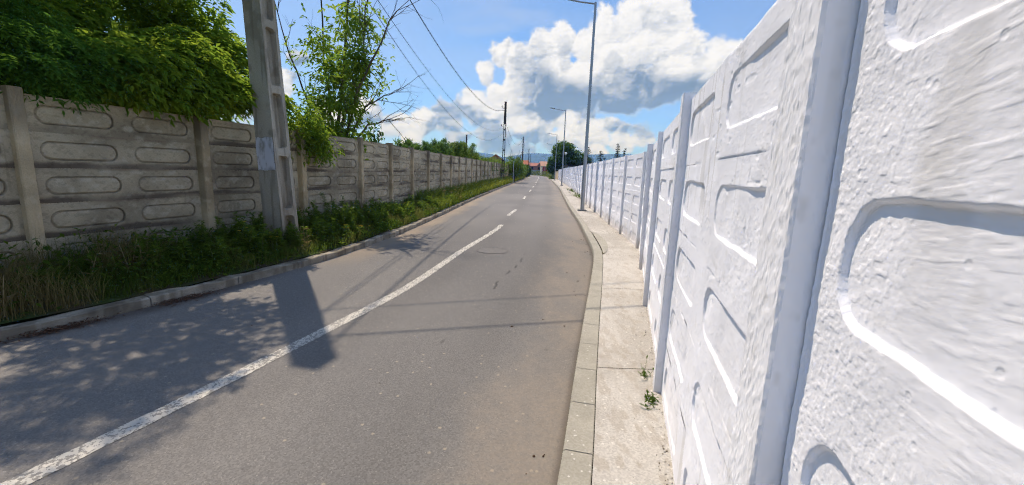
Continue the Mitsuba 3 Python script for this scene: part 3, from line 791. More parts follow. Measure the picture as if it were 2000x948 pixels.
wire_A, wire_B = np.array([-1.05, 44.5]), np.array([1.62, 86.7])
far_poles = [(-1.25, 44.5, 8.42, .30, .24, -.06, .009, 'concrete power pole with see-through recesses, second along the verge'), (1.50, 86.7, 8.35, .30, .30, -.05, .003, 'dark thick power pole standing past the end of the grey fence'),
             (4.05, 127, 8.3, .26, .26, -.05, .003, 'slim pale power pole far down the road, left of the bend'), (5.95, 167, 8.3, .30, .30, -.05, .003, 'farthest dark power pole at the bend of the road')]
for k, (x, yy, H, w1, w2, th, lx_, lb) in enumerate(far_poles):
    t = thing('utility_pole', lb, 'utility pole')
    z = float(gz(yy))
    if k == 0:
        parts = []
        for sx in (-1, 1): parts.append(boxm(sx * w1 / 2 - (.07 if sx > 0 else 0), sx * w1 / 2 + (.07 if sx < 0 else 0), -w2 / 2, w2 / 2, -.3, H))
        for zz in np.arange(.4, H - .4, 1.05): parts.append(boxm(-w1 / 2 + .068, w1 / 2 - .068, -w2 / 2 + .003, w2 / 2 - .003, zz - .08, zz + .08))
        parts.append(boxm(-w1 / 2 + .068, w1 / 2 - .068, -w2 / 2 + .003, w2 / 2 - .003, H - 2.2, H - .004))
        m = cat(parts); v = m.vertices.copy(); sc = 1 - .035 * np.maximum(v[:, 2:], 0); v[:, :2] *= sc; m = mesh(v, m.faces)
    else:
        m = tube([[0, 0, zz] for zz in np.linspace(-.3, H, 6)], np.linspace(w1 / 2, w1 / 3.2, 6), 8)
    put(t, 'shaft', mikit.ply(pole_world(m, x, yy, th, lx_, 0, z), 'm_pole_far'))
    ins = []
    for zz in ((H - .65, H - 2.5) if k == 0 else (H - .5,)):
        arm = tube([[-.08, 0, zz], [-.32, -.02, zz - .02], [-.34, -.02, zz + .12]], .022, 5); ins.append(arm)
        c = trimesh.creation.cylinder(.045, .14, sections=8); c.apply_translation([-.34, -.02, zz + .16]); ins.append(c)
    put(t, 'insulator', mikit.ply(pole_world(cat(ins), x, yy, th, lx_, 0, z), 'm_pole_far'))
t = thing('fence_pole', 'thin dark pole standing in the shrubs behind the grey fence', 'pole')
scene[t] = mikit.ply(cat([tube([[-4.62, 40, zz] for zz in (-.2, 2, 4.72)], [.07, .065, .055], 8), boxm(-4.66, -4.58, 39.96, 40.04, 4.70, 4.76)]), 'm_pole_far')
t = thing('marker_post', 'thin pale grey metal post in the verge beside the far grey fence', 'post')
scene[t] = mikit.ply(cat([tube([[-.15, 52.5, zz] for zz in (0, 1.2, 2.75)], .045, 8), boxm(-.21, -.09, 52.47, 52.53, 2.70, 2.78)]), 'm_galv')


def lamp(x, yy, H, lb, aim):
    t = thing('street_lamp', lb, 'street lamp')
    z = float(gz(yy)); ax = np.array([aim[0], aim[1]]) / np.hypot(*aim)
    put(t, 'pole', mikit.ply(tube([[x, yy, zz + z] for zz in (-.02, .02, 2.5, 5, H)], [.085, .085, .07, .058, .045], 12), 'm_galv', smooth=40))
    e = np.array([x, yy]) + ax * 1.15
    put(t, 'arm', mikit.ply(tube([[x, yy, H - .06 + z], [x + ax[0] * .6, yy + ax[1] * .6, H + .02 + z], [e[0], e[1], H + .13 + z]], .03, 8), 'm_galv', smooth=40))
    h = trimesh.creation.icosphere(2); v = h.vertices * [.34, .12, .045]; v[:, 2] = np.maximum(v[:, 2], -.022); v[:, 2] += .14 * v[:, 0]
    th = math.atan2(ax[1], ax[0]); c, s = math.cos(th), math.sin(th)
    q = np.stack([c * v[:, 0] - s * v[:, 1] + e[0] + ax[0] * .26, s * v[:, 0] + c * v[:, 1] + e[1] + ax[1] * .26, v[:, 2] + H + .17 + z], 1)
    put(t, 'lamp_head', mikit.ply(mesh(q, h.faces), 'm_lamp', smooth=True))
    fl = boxm(-.19, .19, -.19, .19, .002, .02); fl.apply_translation([x, yy, z])
    bolts = [trimesh.creation.cylinder(.014, .05, sections=6) for _ in range(4)]
    for b_, (sx, sy) in zip(bolts, ((1, 1), (1, -1), (-1, 1), (-1, -1))): b_.apply_translation([x + sx * .14, yy + sy * .14, z + .03])
    put(t, 'base_plate', mikit.ply(cat([fl] + bolts), 'm_lamp'))


lamps = [(2.90, 17.45, 'nearest grey street lamp on the pavement, its arm cut by the top of the picture'), (5.28, 46.6, 'second grey street lamp along the pavement, before the round tree'), (7.35, 76.5, 'third street lamp, at the far end of the white fence'),
         (9.15, 103, 'fourth street lamp, its foot in the roadside weeds'), (11.7, 135, 'fifth street lamp, beside the left edge of the round tree'), (13.3, 167, 'sixth street lamp, small against the blue hills'), (13.9, 196, 'seventh and farthest street lamp, tiny against the hills')]
for x, yy, lb in lamps: lamp(x, yy, 8.1, lb, (-1, .12))


def wire(lb, a, b, za, zb, sag, r, grp=None, n=40):
    t = np.linspace(0, 1, n); p = np.stack([a[0] + (b[0] - a[0]) * t, a[1] + (b[1] - a[1]) * t, za + (zb - za) * t - 4 * sag * t * (1 - t)], 1)
    k = thing('overhead_wire', lb, 'wire', grp)
    scene[k] = mikit.ply(tube(p, r, 5), 'm_wire')


NP = (-4.34, 7.12)
A1, B1, C1, D1 = (-1.30, 44.5), (1.35, 86.7), (3.95, 127), (5.85, 167)
wire('thick black cable sagging across the sky to the second power pole', NP, A1, 8.45, 7.72, 1.9, .018)
wire('upper of two thin wires sagging below the thick cable', NP, A1, 7.1, 5.95, 1.95, .009)
wire('lower of two thin wires sagging below the thick cable', NP, A1, 7.0, 5.55, 2.55, .009)
wire('sagging wire between the second power pole and the thick dark pole', (-1.1, 44.5), B1, 6.4, 7.9, 1.6, .018)
wire('thin low wire between the second power pole and the thick dark pole', (-1.1, 44.5), B1, 5.6, 5.6, 2.0, .010)
wire('wire from the thick dark pole to the slim pale pole', (1.6, 86.7), C1, 7.8, 7.8, 1.5, .02)
wire('wire from the slim pale pole to the farthest dark pole', C1, D1, 7.9, 7.7, 1.2, .02)
# service wires crossing the road from the near pole to a building out of the picture; their shadows cross the road
for lb_, a, b, za, zb, r in [('upper, thicker service wire crossing over the road from the nearest power pole', (-4.33, 7.12), (9.6, 10.6), 7.5, 7.35, .016), ('lower, thinner service wire crossing over the road from the nearest power pole', (-4.28, 7.12), (9.5, 11.5), 5.9, 6.2, .011)]:
    wire(lb_, a, b, za, zb, .12, r, 'service wires over the road')

# ------------------------------------------------------------------ foliage


def leaf_cloud(pos, dirn, nrm, L, W, col, fold=.25):
    n = len(pos); d = dirn / (np.linalg.norm(dirn, axis=1, keepdims=True) + 1e-9)
    s = np.cross(d, nrm); s /= np.linalg.norm(s, axis=1, keepdims=True) + 1e-9
    u = np.cross(s, d); L = np.broadcast_to(L, (n,))[:, None]; W = np.broadcast_to(W, (n,))[:, None]
    V = np.stack([pos, pos + d * L * .45 + s * W / 2 + u * W * fold, pos + d * L - u * L * .08, pos + d * L * .45 - s * W / 2 + u * W * fold], 1).reshape(-1, 3)
    k = np.arange(n) * 4
    F = np.vstack([np.stack([k, k + 1, k + 2], 1), np.stack([k, k + 2, k + 3], 1)])
    return mesh(V, F), np.repeat(np.broadcast_to(col, (n, 3)), 4, 0)


def compound(R, pos, axis, length, pairs, L, W, c0, c1, droop=.5, bright=None):
    """pinnate leaves: at each pos, a drooping rachis along axis with leaflets in pairs and one at the end"""
    n = len(pos); axis = axis / (np.linalg.norm(axis, axis=1, keepdims=True) + 1e-9)
    side = np.cross(axis, [0, 0, 1.0]) + R.normal(0, .15, (n, 3)); side /= np.linalg.norm(side, axis=1, keepdims=True) + 1e-9
    P, D, N_, C, S = [], [], [], [], []
    tone = R.random((n, 1)); col = np.asarray(c0) * (1 - tone) + np.asarray(c1) * tone
    if bright is not None: col = col * bright[:, None]
    for k in range(pairs):
        t = (k + 1) / (pairs + .3)
        q = pos + axis * (length * t)[:, None]; q[:, 2] -= droop * length * t * t
        for sg in (-1, 1):
            dd = side * sg + axis * .55 + np.array([0, 0, -.35]) + R.normal(0, .22, (n, 3))
            P.append(q); D.append(dd); N_.append(np.array([0, 0, 1.0]) + R.normal(0, .45, (n, 3))); C.append(col * (.85 + .3 * R.random((n, 1)))); S.append(L * (.7 + .5 * R.random(n)))
    q = pos + axis * length[:, None]; q[:, 2] -= droop * length
    P.append(q); D.append(axis + np.array([0, 0, -.6]) + R.normal(0, .2, (n, 3))); N_.append(np.array([0, 0, 1.0]) + R.normal(0, .45, (n, 3))); C.append(col); S.append(L * (.9 + .4 * R.random(n)))
    S = np.concatenate(S)
    return leaf_cloud(np.vstack(P), np.vstack(D), np.vstack(N_), S, S * W, np.vstack(C))


def put_leaves(parent, name, mc, mat='m_leaf', label=None, kind=None):
    m, c = mc
    return put(parent, name, mikit.ply(m, mat, color=np.clip(c, 0.004, .9)), label, kind)


def grow(R, p0, d0, L, r0, levels, spread, out, tips, bend=.12, n_child=(3, 5), grav=0.0, seg=5):
    """a simple branching skeleton; adds tubes to out and twig points (pos, dir) to tips"""
    p = [np.array(p0, float)]; d = np.array(d0, float) / np.linalg.norm(d0)
    for i in range(seg):
        d = d + R.normal(0, bend, 3) + np.array([0, 0, -grav]); d /= np.linalg.norm(d); p.append(p[-1] + d * L / seg)
    p = np.array(p); out.append(tube(p, np.linspace(r0, r0 * .45, seg + 1), 6 if r0 > .02 else 4 if r0 > .008 else 3, cap=False))
    if levels == 0:
        for t in (.35, .55, .75, 1.0): tips.append((p[int(t * seg)], d))
        return
    for k in range(R.integers(*n_child)):
        t = .3 + .7 * R.random(); i = min(int(t * seg), seg - 1); q = p[i] + (p[i + 1] - p[i]) * (t * seg - i)
        dd = d + R.normal(0, spread, 3); dd /= np.linalg.norm(dd)
        grow(R, q, dd, L * (.5 + .25 * R.random()), max(r0 * .5, .0035), levels - 1, spread, out, tips, bend * 1.15, n_child, grav, seg)
    tips.append((p[-1], d))


G_DARK, G_MID, G_YEL = (.062, .17, .03), (.14, .26, .03), (.26, .34, .032)

# big tree overhanging the grey fence at the left
R = np.random.default_rng(11)
t = thing('overhanging_tree', 'dense green tree spilling over the grey fence at the left', 'tree')
wood, tips = [], []
put(t, 'trunk', mikit.ply(tube([[-7.3, 5.6, -.1], [-7.2, 5.7, 1.2], [-7.0, 5.8, 2.4], [-6.8, 5.9, 3.6]], [.2, .17, .15, .13], 9), 'm_bark', smooth=True))
for k in range(10):
    a = R.uniform(0, 2 * np.pi); grow(R, [-6.95, 5.8, 2.2 + 1.4 * R.random()], [math.cos(a) * .8, math.sin(a) * 1.1, .9 + .4 * R.random()], 1.7, .05, 2, .5, wood, tips, .12)
put(t, 'limb', mikit.ply(cat(wood), 'm_bark'))
lobes = [(-6.7, 2.2, 3.1, 1.0, 1.4, 1.0), (-6.7, 3.8, 3.1, .9, 1.5, 1.0), (-6.8, 5.4, 3.1, .9, 1.5, 1.0), (-6.9, 7.0, 3.0, .9, 1.5, .95), (-6.7, 8.5, 2.8, .8, 1.0, .8),
         (-4.75, 5.8, 5.4, .8, 1.2, 1.1), (-4.45, 4.5, 5.3, .8, 1.2, 1.0), (-6.6, 3.0, 4.3, 1.0, 1.8, .9), (-6.6, 5.4, 4.3, 1.0, 1.8, .9), (-6.8, 7.6, 4.1, .9, 1.3, .9), (-6.2, 8.3, 3.4, .7, .9, .9), (-4.5, 3.2, 5.0, .75, 1.1, 1.0), (-4.5, 2.0, 5.2, .75, 1.2, .9), (-5.8, 7.5, 4.0, .7, .8, 1.0), (-6.0, 6.6, 4.6, .8, .9, .9)]
pts, dirs = [], []
for (x, yy, z, a, b, c) in lobes:
    n = int(1500 * a * b)
    u = R.normal(0, 1, (n, 3)); u /= np.linalg.norm(u, axis=1, keepdims=True); rr = R.random(n) ** .38
    q = np.array([x, yy, z]) + u * rr[:, None] * [a, b, c]
    pts.append(q); dirs.append(u * [1, 1, .4] + R.normal(0, .4, (n, 3)))
# drooping boughs just above and over the fence top, in separate clusters so that the sun reaches between them
for k in range(88):
    yy = 1.2 + 6.8 * R.random() ** 1.1; z = np.interp(yy, [1, 4, 6, 7, 8.3], [2.46, 2.44, 2.50, 2.64, 2.75]) + R.exponential(.42); x = float(fence_x(yy)) + R.uniform(-1.0, .20) - .35 * max(z - 2.6, 0)
    r = R.uniform(.22, .42); n = int(210 * (r / .3) ** 2); u = R.normal(0, 1, (n, 3)); u /= np.linalg.norm(u, axis=1, keepdims=True)
    q = np.array([x, yy, z]) + u * (R.random(n) ** .45)[:, None] * r * [1.1, 1.25, .8]; q[:, 2] -= .25 * np.maximum(q[:, 0] - x + .1, 0)
    pts.append(q); dirs.append(u * [1, 1, .3] + [.55, 0, -.3] + R.normal(0, .3, (n, 3)))
q = np.vstack(pts); dd = np.vstack(dirs)
dens = meshkit.fbm(q * .95, 3, 17) + .25 * (meshkit.noise(q * 2.6, 3) - .5)
keep = (dens > np.where(q[:, 2] > 4.3, .425, np.where(q[:, 1] > 6.6, .455, .415))) & (q[:, 2] > 1.8) & (q[:, 0] < fence_x(q[:, 1]) + 1.25) & ((q[:, 0] < fence_x(q[:, 1]) - .1) | (q[:, 2] > 1.85)) & ~((q[:, 1] > 7.9) & (q[:, 0] > -4.9))
q, dd = q[keep], dd[keep]
feather = q[:, 1] < 5.4
put_leaves(t, 'feathery_leaves', compound(R, q[feather], dd[feather], R.uniform(.16, .30, feather.sum()), 5, .078, .30, np.array(G_DARK) * 1.15, np.array(G_MID) * 1.15, .45), label='fine feathery dark green leaves at the left of the crown')
put_leaves(t, 'leaves', compound(R, q[~feather], dd[~feather], R.uniform(.14, .24, (~feather).sum()), 2, .125, .42, np.array(G_MID) * 1.1, np.array(G_YEL) * 1.12, .5))

# second, half bare tree behind the fence, past the pole
R = np.random.default_rng(23)
t = thing('half_bare_tree', 'half bare tree with many thin upright stems and loose leaf clusters behind the big pole', 'tree')
def TP(px_x, z, y): return np.array([px_x, y, z])
stems = [  # polylines (x, y, z) and start radius
    ([(-4.75, 11.2, .3), (-4.7, 11.2, 1.6), (-4.62, 11.1, 2.6), (-4.35, 11.0, 4.0), (-4.15, 10.9, 5.6), (-4.1, 10.8, 7.2)], .060),
    ([(-4.8, 11.3, .3), (-4.85, 11.4, 1.8), (-5.0, 11.5, 3.0), (-5.15, 11.6, 4.4), (-5.2, 11.7, 6.6)], .05),
    ([(-4.7, 11.1, .3), (-4.55, 10.9, 1.9), (-4.2, 10.7, 2.9), (-3.75, 10.6, 3.6), (-3.3, 10.5, 4.3), (-2.9, 10.4, 5.1)], .045),
    ([(-4.7, 11.2, .4), (-4.45, 11.3, 2.0), (-4.0, 11.3, 2.55), (-3.4, 11.3, 2.75), (-2.95, 11.2, 2.72)], .035),
    ([(-4.7, 11.2, .4), (-4.4, 11.1, 2.1), (-3.9, 10.9, 2.9), (-3.5, 10.8, 3.15), (-3.05, 10.8, 3.4)], .03),
    ([(-4.6, 11.0, 1.5), (-4.1, 10.9, 3.0), (-3.85, 10.9, 3.9), (-3.75, 10.8, 5.2), (-3.5, 10.8, 6.2)], .035),
    ([(-4.9, 11.4, .3), (-5.4, 11.6, 2.4), (-6.0, 11.6, 4.2), (-6.3, 11.4, 5.6)], .035)]
wood, tips, tw = [], [], []
for pl, r0 in stems:
    pl = np.array(pl); n = 14; tt = np.linspace(0, len(pl) - 1, n)
    p = np.stack([np.interp(tt, np.arange(len(pl)), pl[:, k]) for k in range(3)], 1) + R.normal(0, .025, (n, 3)); p[0] = pl[0]
    wood.append(tube(p, np.linspace(r0, r0 * .28, n), 7, cap=False))
    for k in range(4, n):
        for _ in range(2):
            if R.random() < .48:
                d = (p[k] - p[k - 1]) / np.linalg.norm(p[k] - p[k - 1]) + R.normal(0, .55, 3) + [.25, 0, .1]
                grow(R, p[k], d, .55 + .6 * R.random(), .009, 1, .5, tw, tips, .16, (2, 4), 0.0, 4)
put(t, 'stem', mikit.ply(cat(wood), 'm_bark', smooth=True))
put(t, 'twigs', mikit.ply(cat(tw), 'm_bark'))
tp = np.array([a for a, b in tips]); td = np.array([b for a, b in tips])
dens = meshkit.fbm(tp * .8, 2, 31)
leafy = (dens > .50) & (tp[:, 0] < -3.55)
base = tp[leafy]; bd = td[leafy]
q = np.repeat(base, 2, 0) + R.normal(0, .10, (len(base) * 2, 3)); qd = np.repeat(bd, 2, 0) * .5 + R.normal(0, .6, (len(q), 3))
# leaf clumps hugging the stems
for (x, yy, z, r, n) in [(-4.45, 10.9, 2.35, .5, 320), (-4.95, 10.7, 2.1, .45, 300), (-4.2, 10.8, 3.1, .4, 170), (-5.05, 11.2, 3.2, .42, 170), (-4.6, 11, 3.9, .45, 170), (-3.9, 10.7, 4.1, .32, 180), (-5.3, 11.4, 2.7, .45, 160), (-5.1, 11.4, 4.6, .5, 150), (-4.1, 10.9, 5.0, .5, 150), (-3.95, 10.8, 3.6, .3, 80)]:
    n = int(n * 1.05); q = np.vstack([q, np.array([x, yy, z]) + R.normal(0, r * .48, (n, 3))]); qd = np.vstack([qd, R.normal(0, .7, (n, 3)) + [.1, -.2, -.2]])
put_leaves(t, 'leaves', compound(R, q, qd, R.uniform(.10, .20, len(q)), 1, .13, .46, np.array(G_MID) * 1.1, np.array(G_YEL) * 1.15, .6))
# leafy bush hanging over the fence just right of the pole
t = thing('overhanging_bush', 'bright green bush hanging over the grey fence right beside the big pole', 'bush')
n = 430; u = R.normal(0, 1, (n, 3)); u /= np.linalg.norm(u, axis=1, keepdims=True)
q = np.array([-4.45, 8.75, 2.28]) + u * (R.random(n) ** .4)[:, None] * [.42, .66, .5] * (.6 + .8 * meshkit.noise(u * 2.5, 7))[:, None]
q = np.vstack([q, np.array([-4.15, 8.95, 1.98]) + R.normal(0, 1, (150, 3)) * [.12, .2, .14]]); qd = R.normal(0, .6, (len(q), 3)) + [.3, -.1, -.25]
put(t, 'stem', mikit.ply(cat([tube([[-4.9, 9.2, .1], [-4.8, 9.1, 1.4], [-4.6, 8.9, 2.3]], [.03, .025, .012], 6), tube([[-4.8, 9.1, 1.2], [-4.5, 9.2, 2.4], [-4.2, 9.2, 2.5]], [.02, .016, .006], 5)]), 'm_bark'))
put_leaves(t, 'leaves', compound(R, q, qd, R.uniform(.1, .18, len(q)), 2, .095, .46, G_MID, G_YEL, .6))
# little sprig with broad leaves on top of the fence
t = thing('fence_top_sapling', 'small broad-leaved sapling peeping over the grey fence right of the half bare tree', 'sapling')
n = 90; q = np.array([-3.98, 11.9, 2.42]) + R.normal(0, 1, (n, 3)) * [.14, .16, .16]
put(t, 'stem', mikit.ply(tube([[-4.05, 12.1, .0], [-4.0, 12, 1.6], [-3.98, 11.9, 2.6]], [.02, .015, .006], 5), 'm_bark'))
put_leaves(t, 'leaves', leaf_cloud(q, R.normal(0, .6, (n, 3)) + [0, 0, -.35], R.normal(0, .4, (n, 3)) + [0, 0, 1], R.uniform(.1, .17, n), .065, np.array([[.05, .11, .022]]) * R.uniform(.7, 1.4, (n, 1))))


def crown(R, c, r, n, L, W, c0, c1, dens_f=1.0, thr=.42, spike=0.0, droop=-.1):
    u = R.normal(0, 1, (n, 3)); u /= np.linalg.norm(u, axis=1, keepdims=True)
    q = np.array(c) + u * (R.random(n) ** .35)[:, None] * np.array(r)
    lump = meshkit.fbm(q * dens_f, 3, int(R.integers(1000)))
    q = q[lump > thr]; m = len(q); tone = R.random((m, 1))
    col = np.asarray(c0) * (1 - tone) + np.asarray(c1) * tone
    return leaf_cloud(q, R.normal(0, .7, (m, 3)) + [0, 0, droop + spike], R.normal(0, .6, (m, 3)) + [0, -.2, .8], L * R.uniform(.7, 1.3, m), W, col)


def merge(ms): return cat([m for m, c in ms]), np.vstack([c for m, c in ms])


# the row of young spiky trees and shrubs behind the grey fence
R = np.random.default_rng(5)
spikes = [(-5.0, 18.5, 2.55), (-4.9, 20.0, 2.7), (-4.9, 21.6, 2.95), (-4.7, 23.3, 2.9), (-4.5, 25, 3.15), (-4.3, 26.6, 3.1), (-4.2, 28.3, 3.4), (-3.8, 30, 3.3), (-3.7, 31.8, 3.6), (-3.4, 33.4, 3.0)]
for k, (x, yy, H) in enumerate(spikes):
    H = H + .05
    t = thing('young_tree', f'slender young tree with spiky foliage, {NTH[k]} in the row behind the grey fence', 'tree', 'slender young trees behind the grey fence')
    st, ms = [], []
    for j in range(4):
        lean = R.normal(0, .25, 2); b = np.array([x, yy]) + R.normal(0, [.25, .5], 2); Hj = H * R.uniform(.82, 1.0)
        p = np.array([[b[0] + lean[0] * s_ ** 2, b[1] + lean[1] * s_ ** 2, Hj * s_] for s_ in np.linspace(0, 1, 6)]); st.append(tube(p, np.linspace(.03, .006, 6), 5, cap=False))
        n = 1000; s_ = R.random(n) ** .8; w = .46 * (1 - s_) + .08
        q = np.stack([np.interp(s_, np.linspace(0, 1, 6), p[:, i]) for i in range(3)], 1) + R.normal(0, 1, (n, 3)) * np.stack([w, w, w * .5], 1)
        q = q[q[:, 2] > .9]; n = len(q); tone = R.random((n, 1)); yel = .25 + .75 * (k / 9 > .45) * R.random()
        col = np.array([.07, .155, .034]) * (1 - tone * yel) + np.array([.27, .33, .06]) * tone * yel
        ms.append(leaf_cloud(q, R.normal(0, .55, (n, 3)) + [0, 0, .35], R.normal(0, 1, (n, 3)), R.uniform(.12, .24, n), .045, col))
    put(t, 'stem', mikit.ply(cat(st), 'm_bark')); put_leaves(t, 'leaves', merge(ms))
shrubs = [(-3.7, 35.5, 2.7, 1.5), (-3.2, 38.5, 2.75, 1.6), (-2.9, 42, 2.6, 1.6), (-2.4, 46, 2.7, 1.8), (-2.2, 50, 2.9, 1.8), (-.9, 62, 2.9, 2.0), (.1, 70, 3.0, 2.0), (.9, 78, 3.0, 2.2), (1.0, 90, 2.8, 2.0)]
for k, (x, yy, H, w) in enumerate(shrubs):
    t = thing('shrub', f'rounded leafy shrub, {NTH[k]} in the row behind the far grey fence', 'shrub', 'shrubs behind the far grey fence')
    put(t, 'stem', mikit.ply(cat([tube([[x, yy, 0], [x + dx, yy + dy, H * .7]], [.04, .015], 5) for dx, dy in R.normal(0, .3, (4, 2))]), 'm_bark'))
    put_leaves(t, 'leaves', crown(R, (x - .3, yy, H * .62), (w, w * 1.15, H * .45), 2600, .19, .11, (.08, .16, .03), (.23, .30, .05), 1.1, .44))
t = thing('spiky_tree', 'bushy green tree with bare upright shoots between the second and third power poles', 'tree')
put(t, 'stem', mikit.ply(cat([tube([[-.1, 55, 0], [-.1 + dx * .4, 55, 2], [-.1 + dx, 55 + dy, 4.0 + .5 * e]], [.08, .05, .012], 5) for dx, dy, e in R.normal(0, .55, (9, 3))]), 'm_bark'))
put_leaves(t, 'leaves', merge([crown(R, (-.15, 55, 2.2), (1.35, 1.4, 1.4), 3600, .2, .1, (.08, .165, .03), (.22, .31, .055), 1.2, .42), crown(R, (.5, 56, 1.7), (1.1, 1.2, 1.1), 1600, .2, .1, (.08, .165, .03), (.22, .31, .055), 1.2, .42)]))
# far vegetation at the bend
far_trees = [(3.3, 105, 3.2, 1.6, 'small dark green tree at the end of the grey fence'), (5.0, 150, 2.7, 1.9, 'far bush behind the slim poles at the bend')]
for x, yy, H, w, lb in far_trees:
    t = thing('far_tree', lb, 'tree')
    put(t, 'trunk', mikit.ply(tube([[x - .8, yy, -.1], [x - .8, yy, H * .5]], [.12, .08], 6), 'm_bark'))
    put_leaves(t, 'crown', crown(R, (x - .8, yy, H * .55), (w, w, H * .5), 2400, .32, .2, (.03, .065, .016), (.08, .13, .03), .6, .42))

# round tree behind the end of the white fence
R = np.random.default_rng(77)
t = thing('round_tree', 'big round dark green tree behind the far end of the white fence', 'tree')
put(t, 'trunk', mikit.ply(cat([tube([[13.0, 100, 0], [12.9, 100, 2.2], [12.6, 100, 4.5]], [.35, .28, .2], 8)] + [tube([[12.8, 100, 2 + j * .4], [12.8 + dx, 100 + dy, 4.5 + j * .4]], [.15, .05], 5) for j, (dx, dy) in enumerate(R.normal(0, 1.8, (6, 2)))]), 'm_bark'))
cl = [(11.2, 100, 6.6, 2.6, 2.6, 2.3), (12.6, 101, 6.2, 2.6, 2.8, 2.3), (9.9, 99.5, 4.6, 2.2, 2.4, 2.2), (14.4, 100.5, 4.9, 2.6, 2.6, 2.0), (16.3, 100.5, 3.9, 2.0, 2.2, 1.7), (9.0, 99.5, 2.9, 1.5, 1.6, 1.6), (12, 99, 3.4, 3.6, 2.6, 2.2), (11.0, 98.8, 5.2, 2.0, 1.6, 1.7), (13.4, 98.9, 4.2, 1.8, 1.5, 1.5)]
put_leaves(t, 'crown', merge([crown(R, c[:3], c[3:], 2600, .42, .28, (.04, .10, .02), (.13, .22, .04), .55, .455) for c in cl]))


def conifer(lb, x, yy, H, w, n, fat=1.0):
    t = thing('conifer', lb, 'conifer')
    put(t, 'trunk', mikit.ply(tube([[x, yy, 0], [x, yy, H * .6], [x, yy, H]], [.16, .1, .015], 6), 'm_bark'))
    P, D = [], []
    lv_ = np.linspace(.12, .985, int(H * 2.2))
    for s_ in lv_:
        for a in R.uniform(0, 2 * np.pi, 7):
            l = w * (1 - s_) ** fat * R.uniform(.75, 1.1) + .12; m = int(n * (l / w) + 4)
            tt = R.random(m)[:, None]; d = np.array([math.cos(a), math.sin(a), 0])
            P.append(np.array([x, yy, H * s_]) + d * tt * l + np.array([0, 0, 1]) * (.10 * l - .34 * tt ** 1.4 * l) + R.normal(0, .05, (m, 3))); D.append(d + R.normal(0, .5, (m, 3)))
    P, D = np.vstack(P), np.vstack(D); tone = R.random((len(P), 1))
    put_leaves(t, 'crown', leaf_cloud(P, D, R.normal(0, .3, (len(P), 3)) + [0, 0, 1], .26, .09, np.array([.018, .038, .02]) * (1 - tone) + np.array([.045, .075, .035]) * tone), 'm_needle')


conifer('short bushy dark conifer behind the white fence, left of the tall spruce', 17.1, 85, 6.1, 1.35, 26, .6)
conifer('tall slim dark spruce rising over the white fence', 19.25, 80, 7.3, 1.5, 30, 1.0)
conifer('small slim spruce just right of the tall spruce', 21.9, 85, 6.8, 1.1, 26, 1.0)
conifer('dark cedar with tiered branches behind the nearest street lamp', 16.3, 95, 7.4, 2.5, 40, .75)
conifer('tiny dark conifer tip between the bushy conifer and the tall spruce', 18.6, 88, 4.9, .8, 20, 1.0)

# roadside weed bank beyond the white fence
yy = R.uniform(96, 226, 7000); x = KR(yy) + .3 + R.exponential(2.2, 7000); far_ = R.random(7000) < .3; yy[far_] = R.uniform(223, 231.5, far_.sum()); x[far_] = R.uniform(-12, 17, far_.sum()); q = np.stack([x, yy, R.random(7000) ** 1.5 * np.interp(yy, [96, 130, 250], [1.1, 1.7, 2.2])], 1)
tone = R.random((7000, 1)); put_leaves(None, 'roadside_weeds', leaf_cloud(q, R.normal(0, .5, (7000, 3)) + [0, 0, .6], R.normal(0, .7, (7000, 3)) + [0, -.3, .6], R.uniform(.3, .6, 7000), .16, np.array([.08, .13, .03]) * (1 - tone) + np.array([.20, .23, .06]) * tone), kind='stuff')
lab('roadside_weeds', 'bank of tall green weeds on the right of the bend')

# ------------------------------------------------------------------ verge weeds
R = np.random.default_rng(99)


def blades(R, q, h, w, col, lean=.35):
    n = len(q); a = R.uniform(0, 2 * np.pi, n); d = np.stack([np.cos(a), np.sin(a), 0 * a], 1); b = R.uniform(0, 2 * np.pi, n); ld = np.stack([np.cos(b), np.sin(b), 0 * b], 1) * (lean * R.random(n))[:, None]
    h = h[:, None]; w = np.broadcast_to(w, (n,))[:, None]
    p1 = q + ld * h * .35 + np.array([0, 0, 1]) * h * .6; p2 = q + ld * h * 1.1 + np.array([0, 0, 1]) * h
    V = np.stack([q - d * w / 2, q + d * w / 2, p1 + d * w * .4, p1 - d * w * .4, p2], 1).reshape(-1, 3); k = np.arange(n) * 5
    F = np.vstack([np.stack([k, k + 1, k + 2], 1), np.stack([k, k + 2, k + 3], 1), np.stack([k + 3, k + 2, k + 4], 1)])
    return mesh(V, F), np.repeat(np.broadcast_to(col, (n, 3)), 5, 0)


def verge_pts(n, y0, y1, a=1.0, pw=1.0):
    yy = y0 + (y1 - y0) * R.random(n) ** pw; l, r = fence_x(np.clip(yy, .7, 86)) + .04, KL(yy) - .12 + .05 * (R.random(n) < .3); f = R.random(n) ** a
    x = r + (l - r) * f; return np.stack([x, yy, gz(yy) + .02 + .10 * f], 1), f


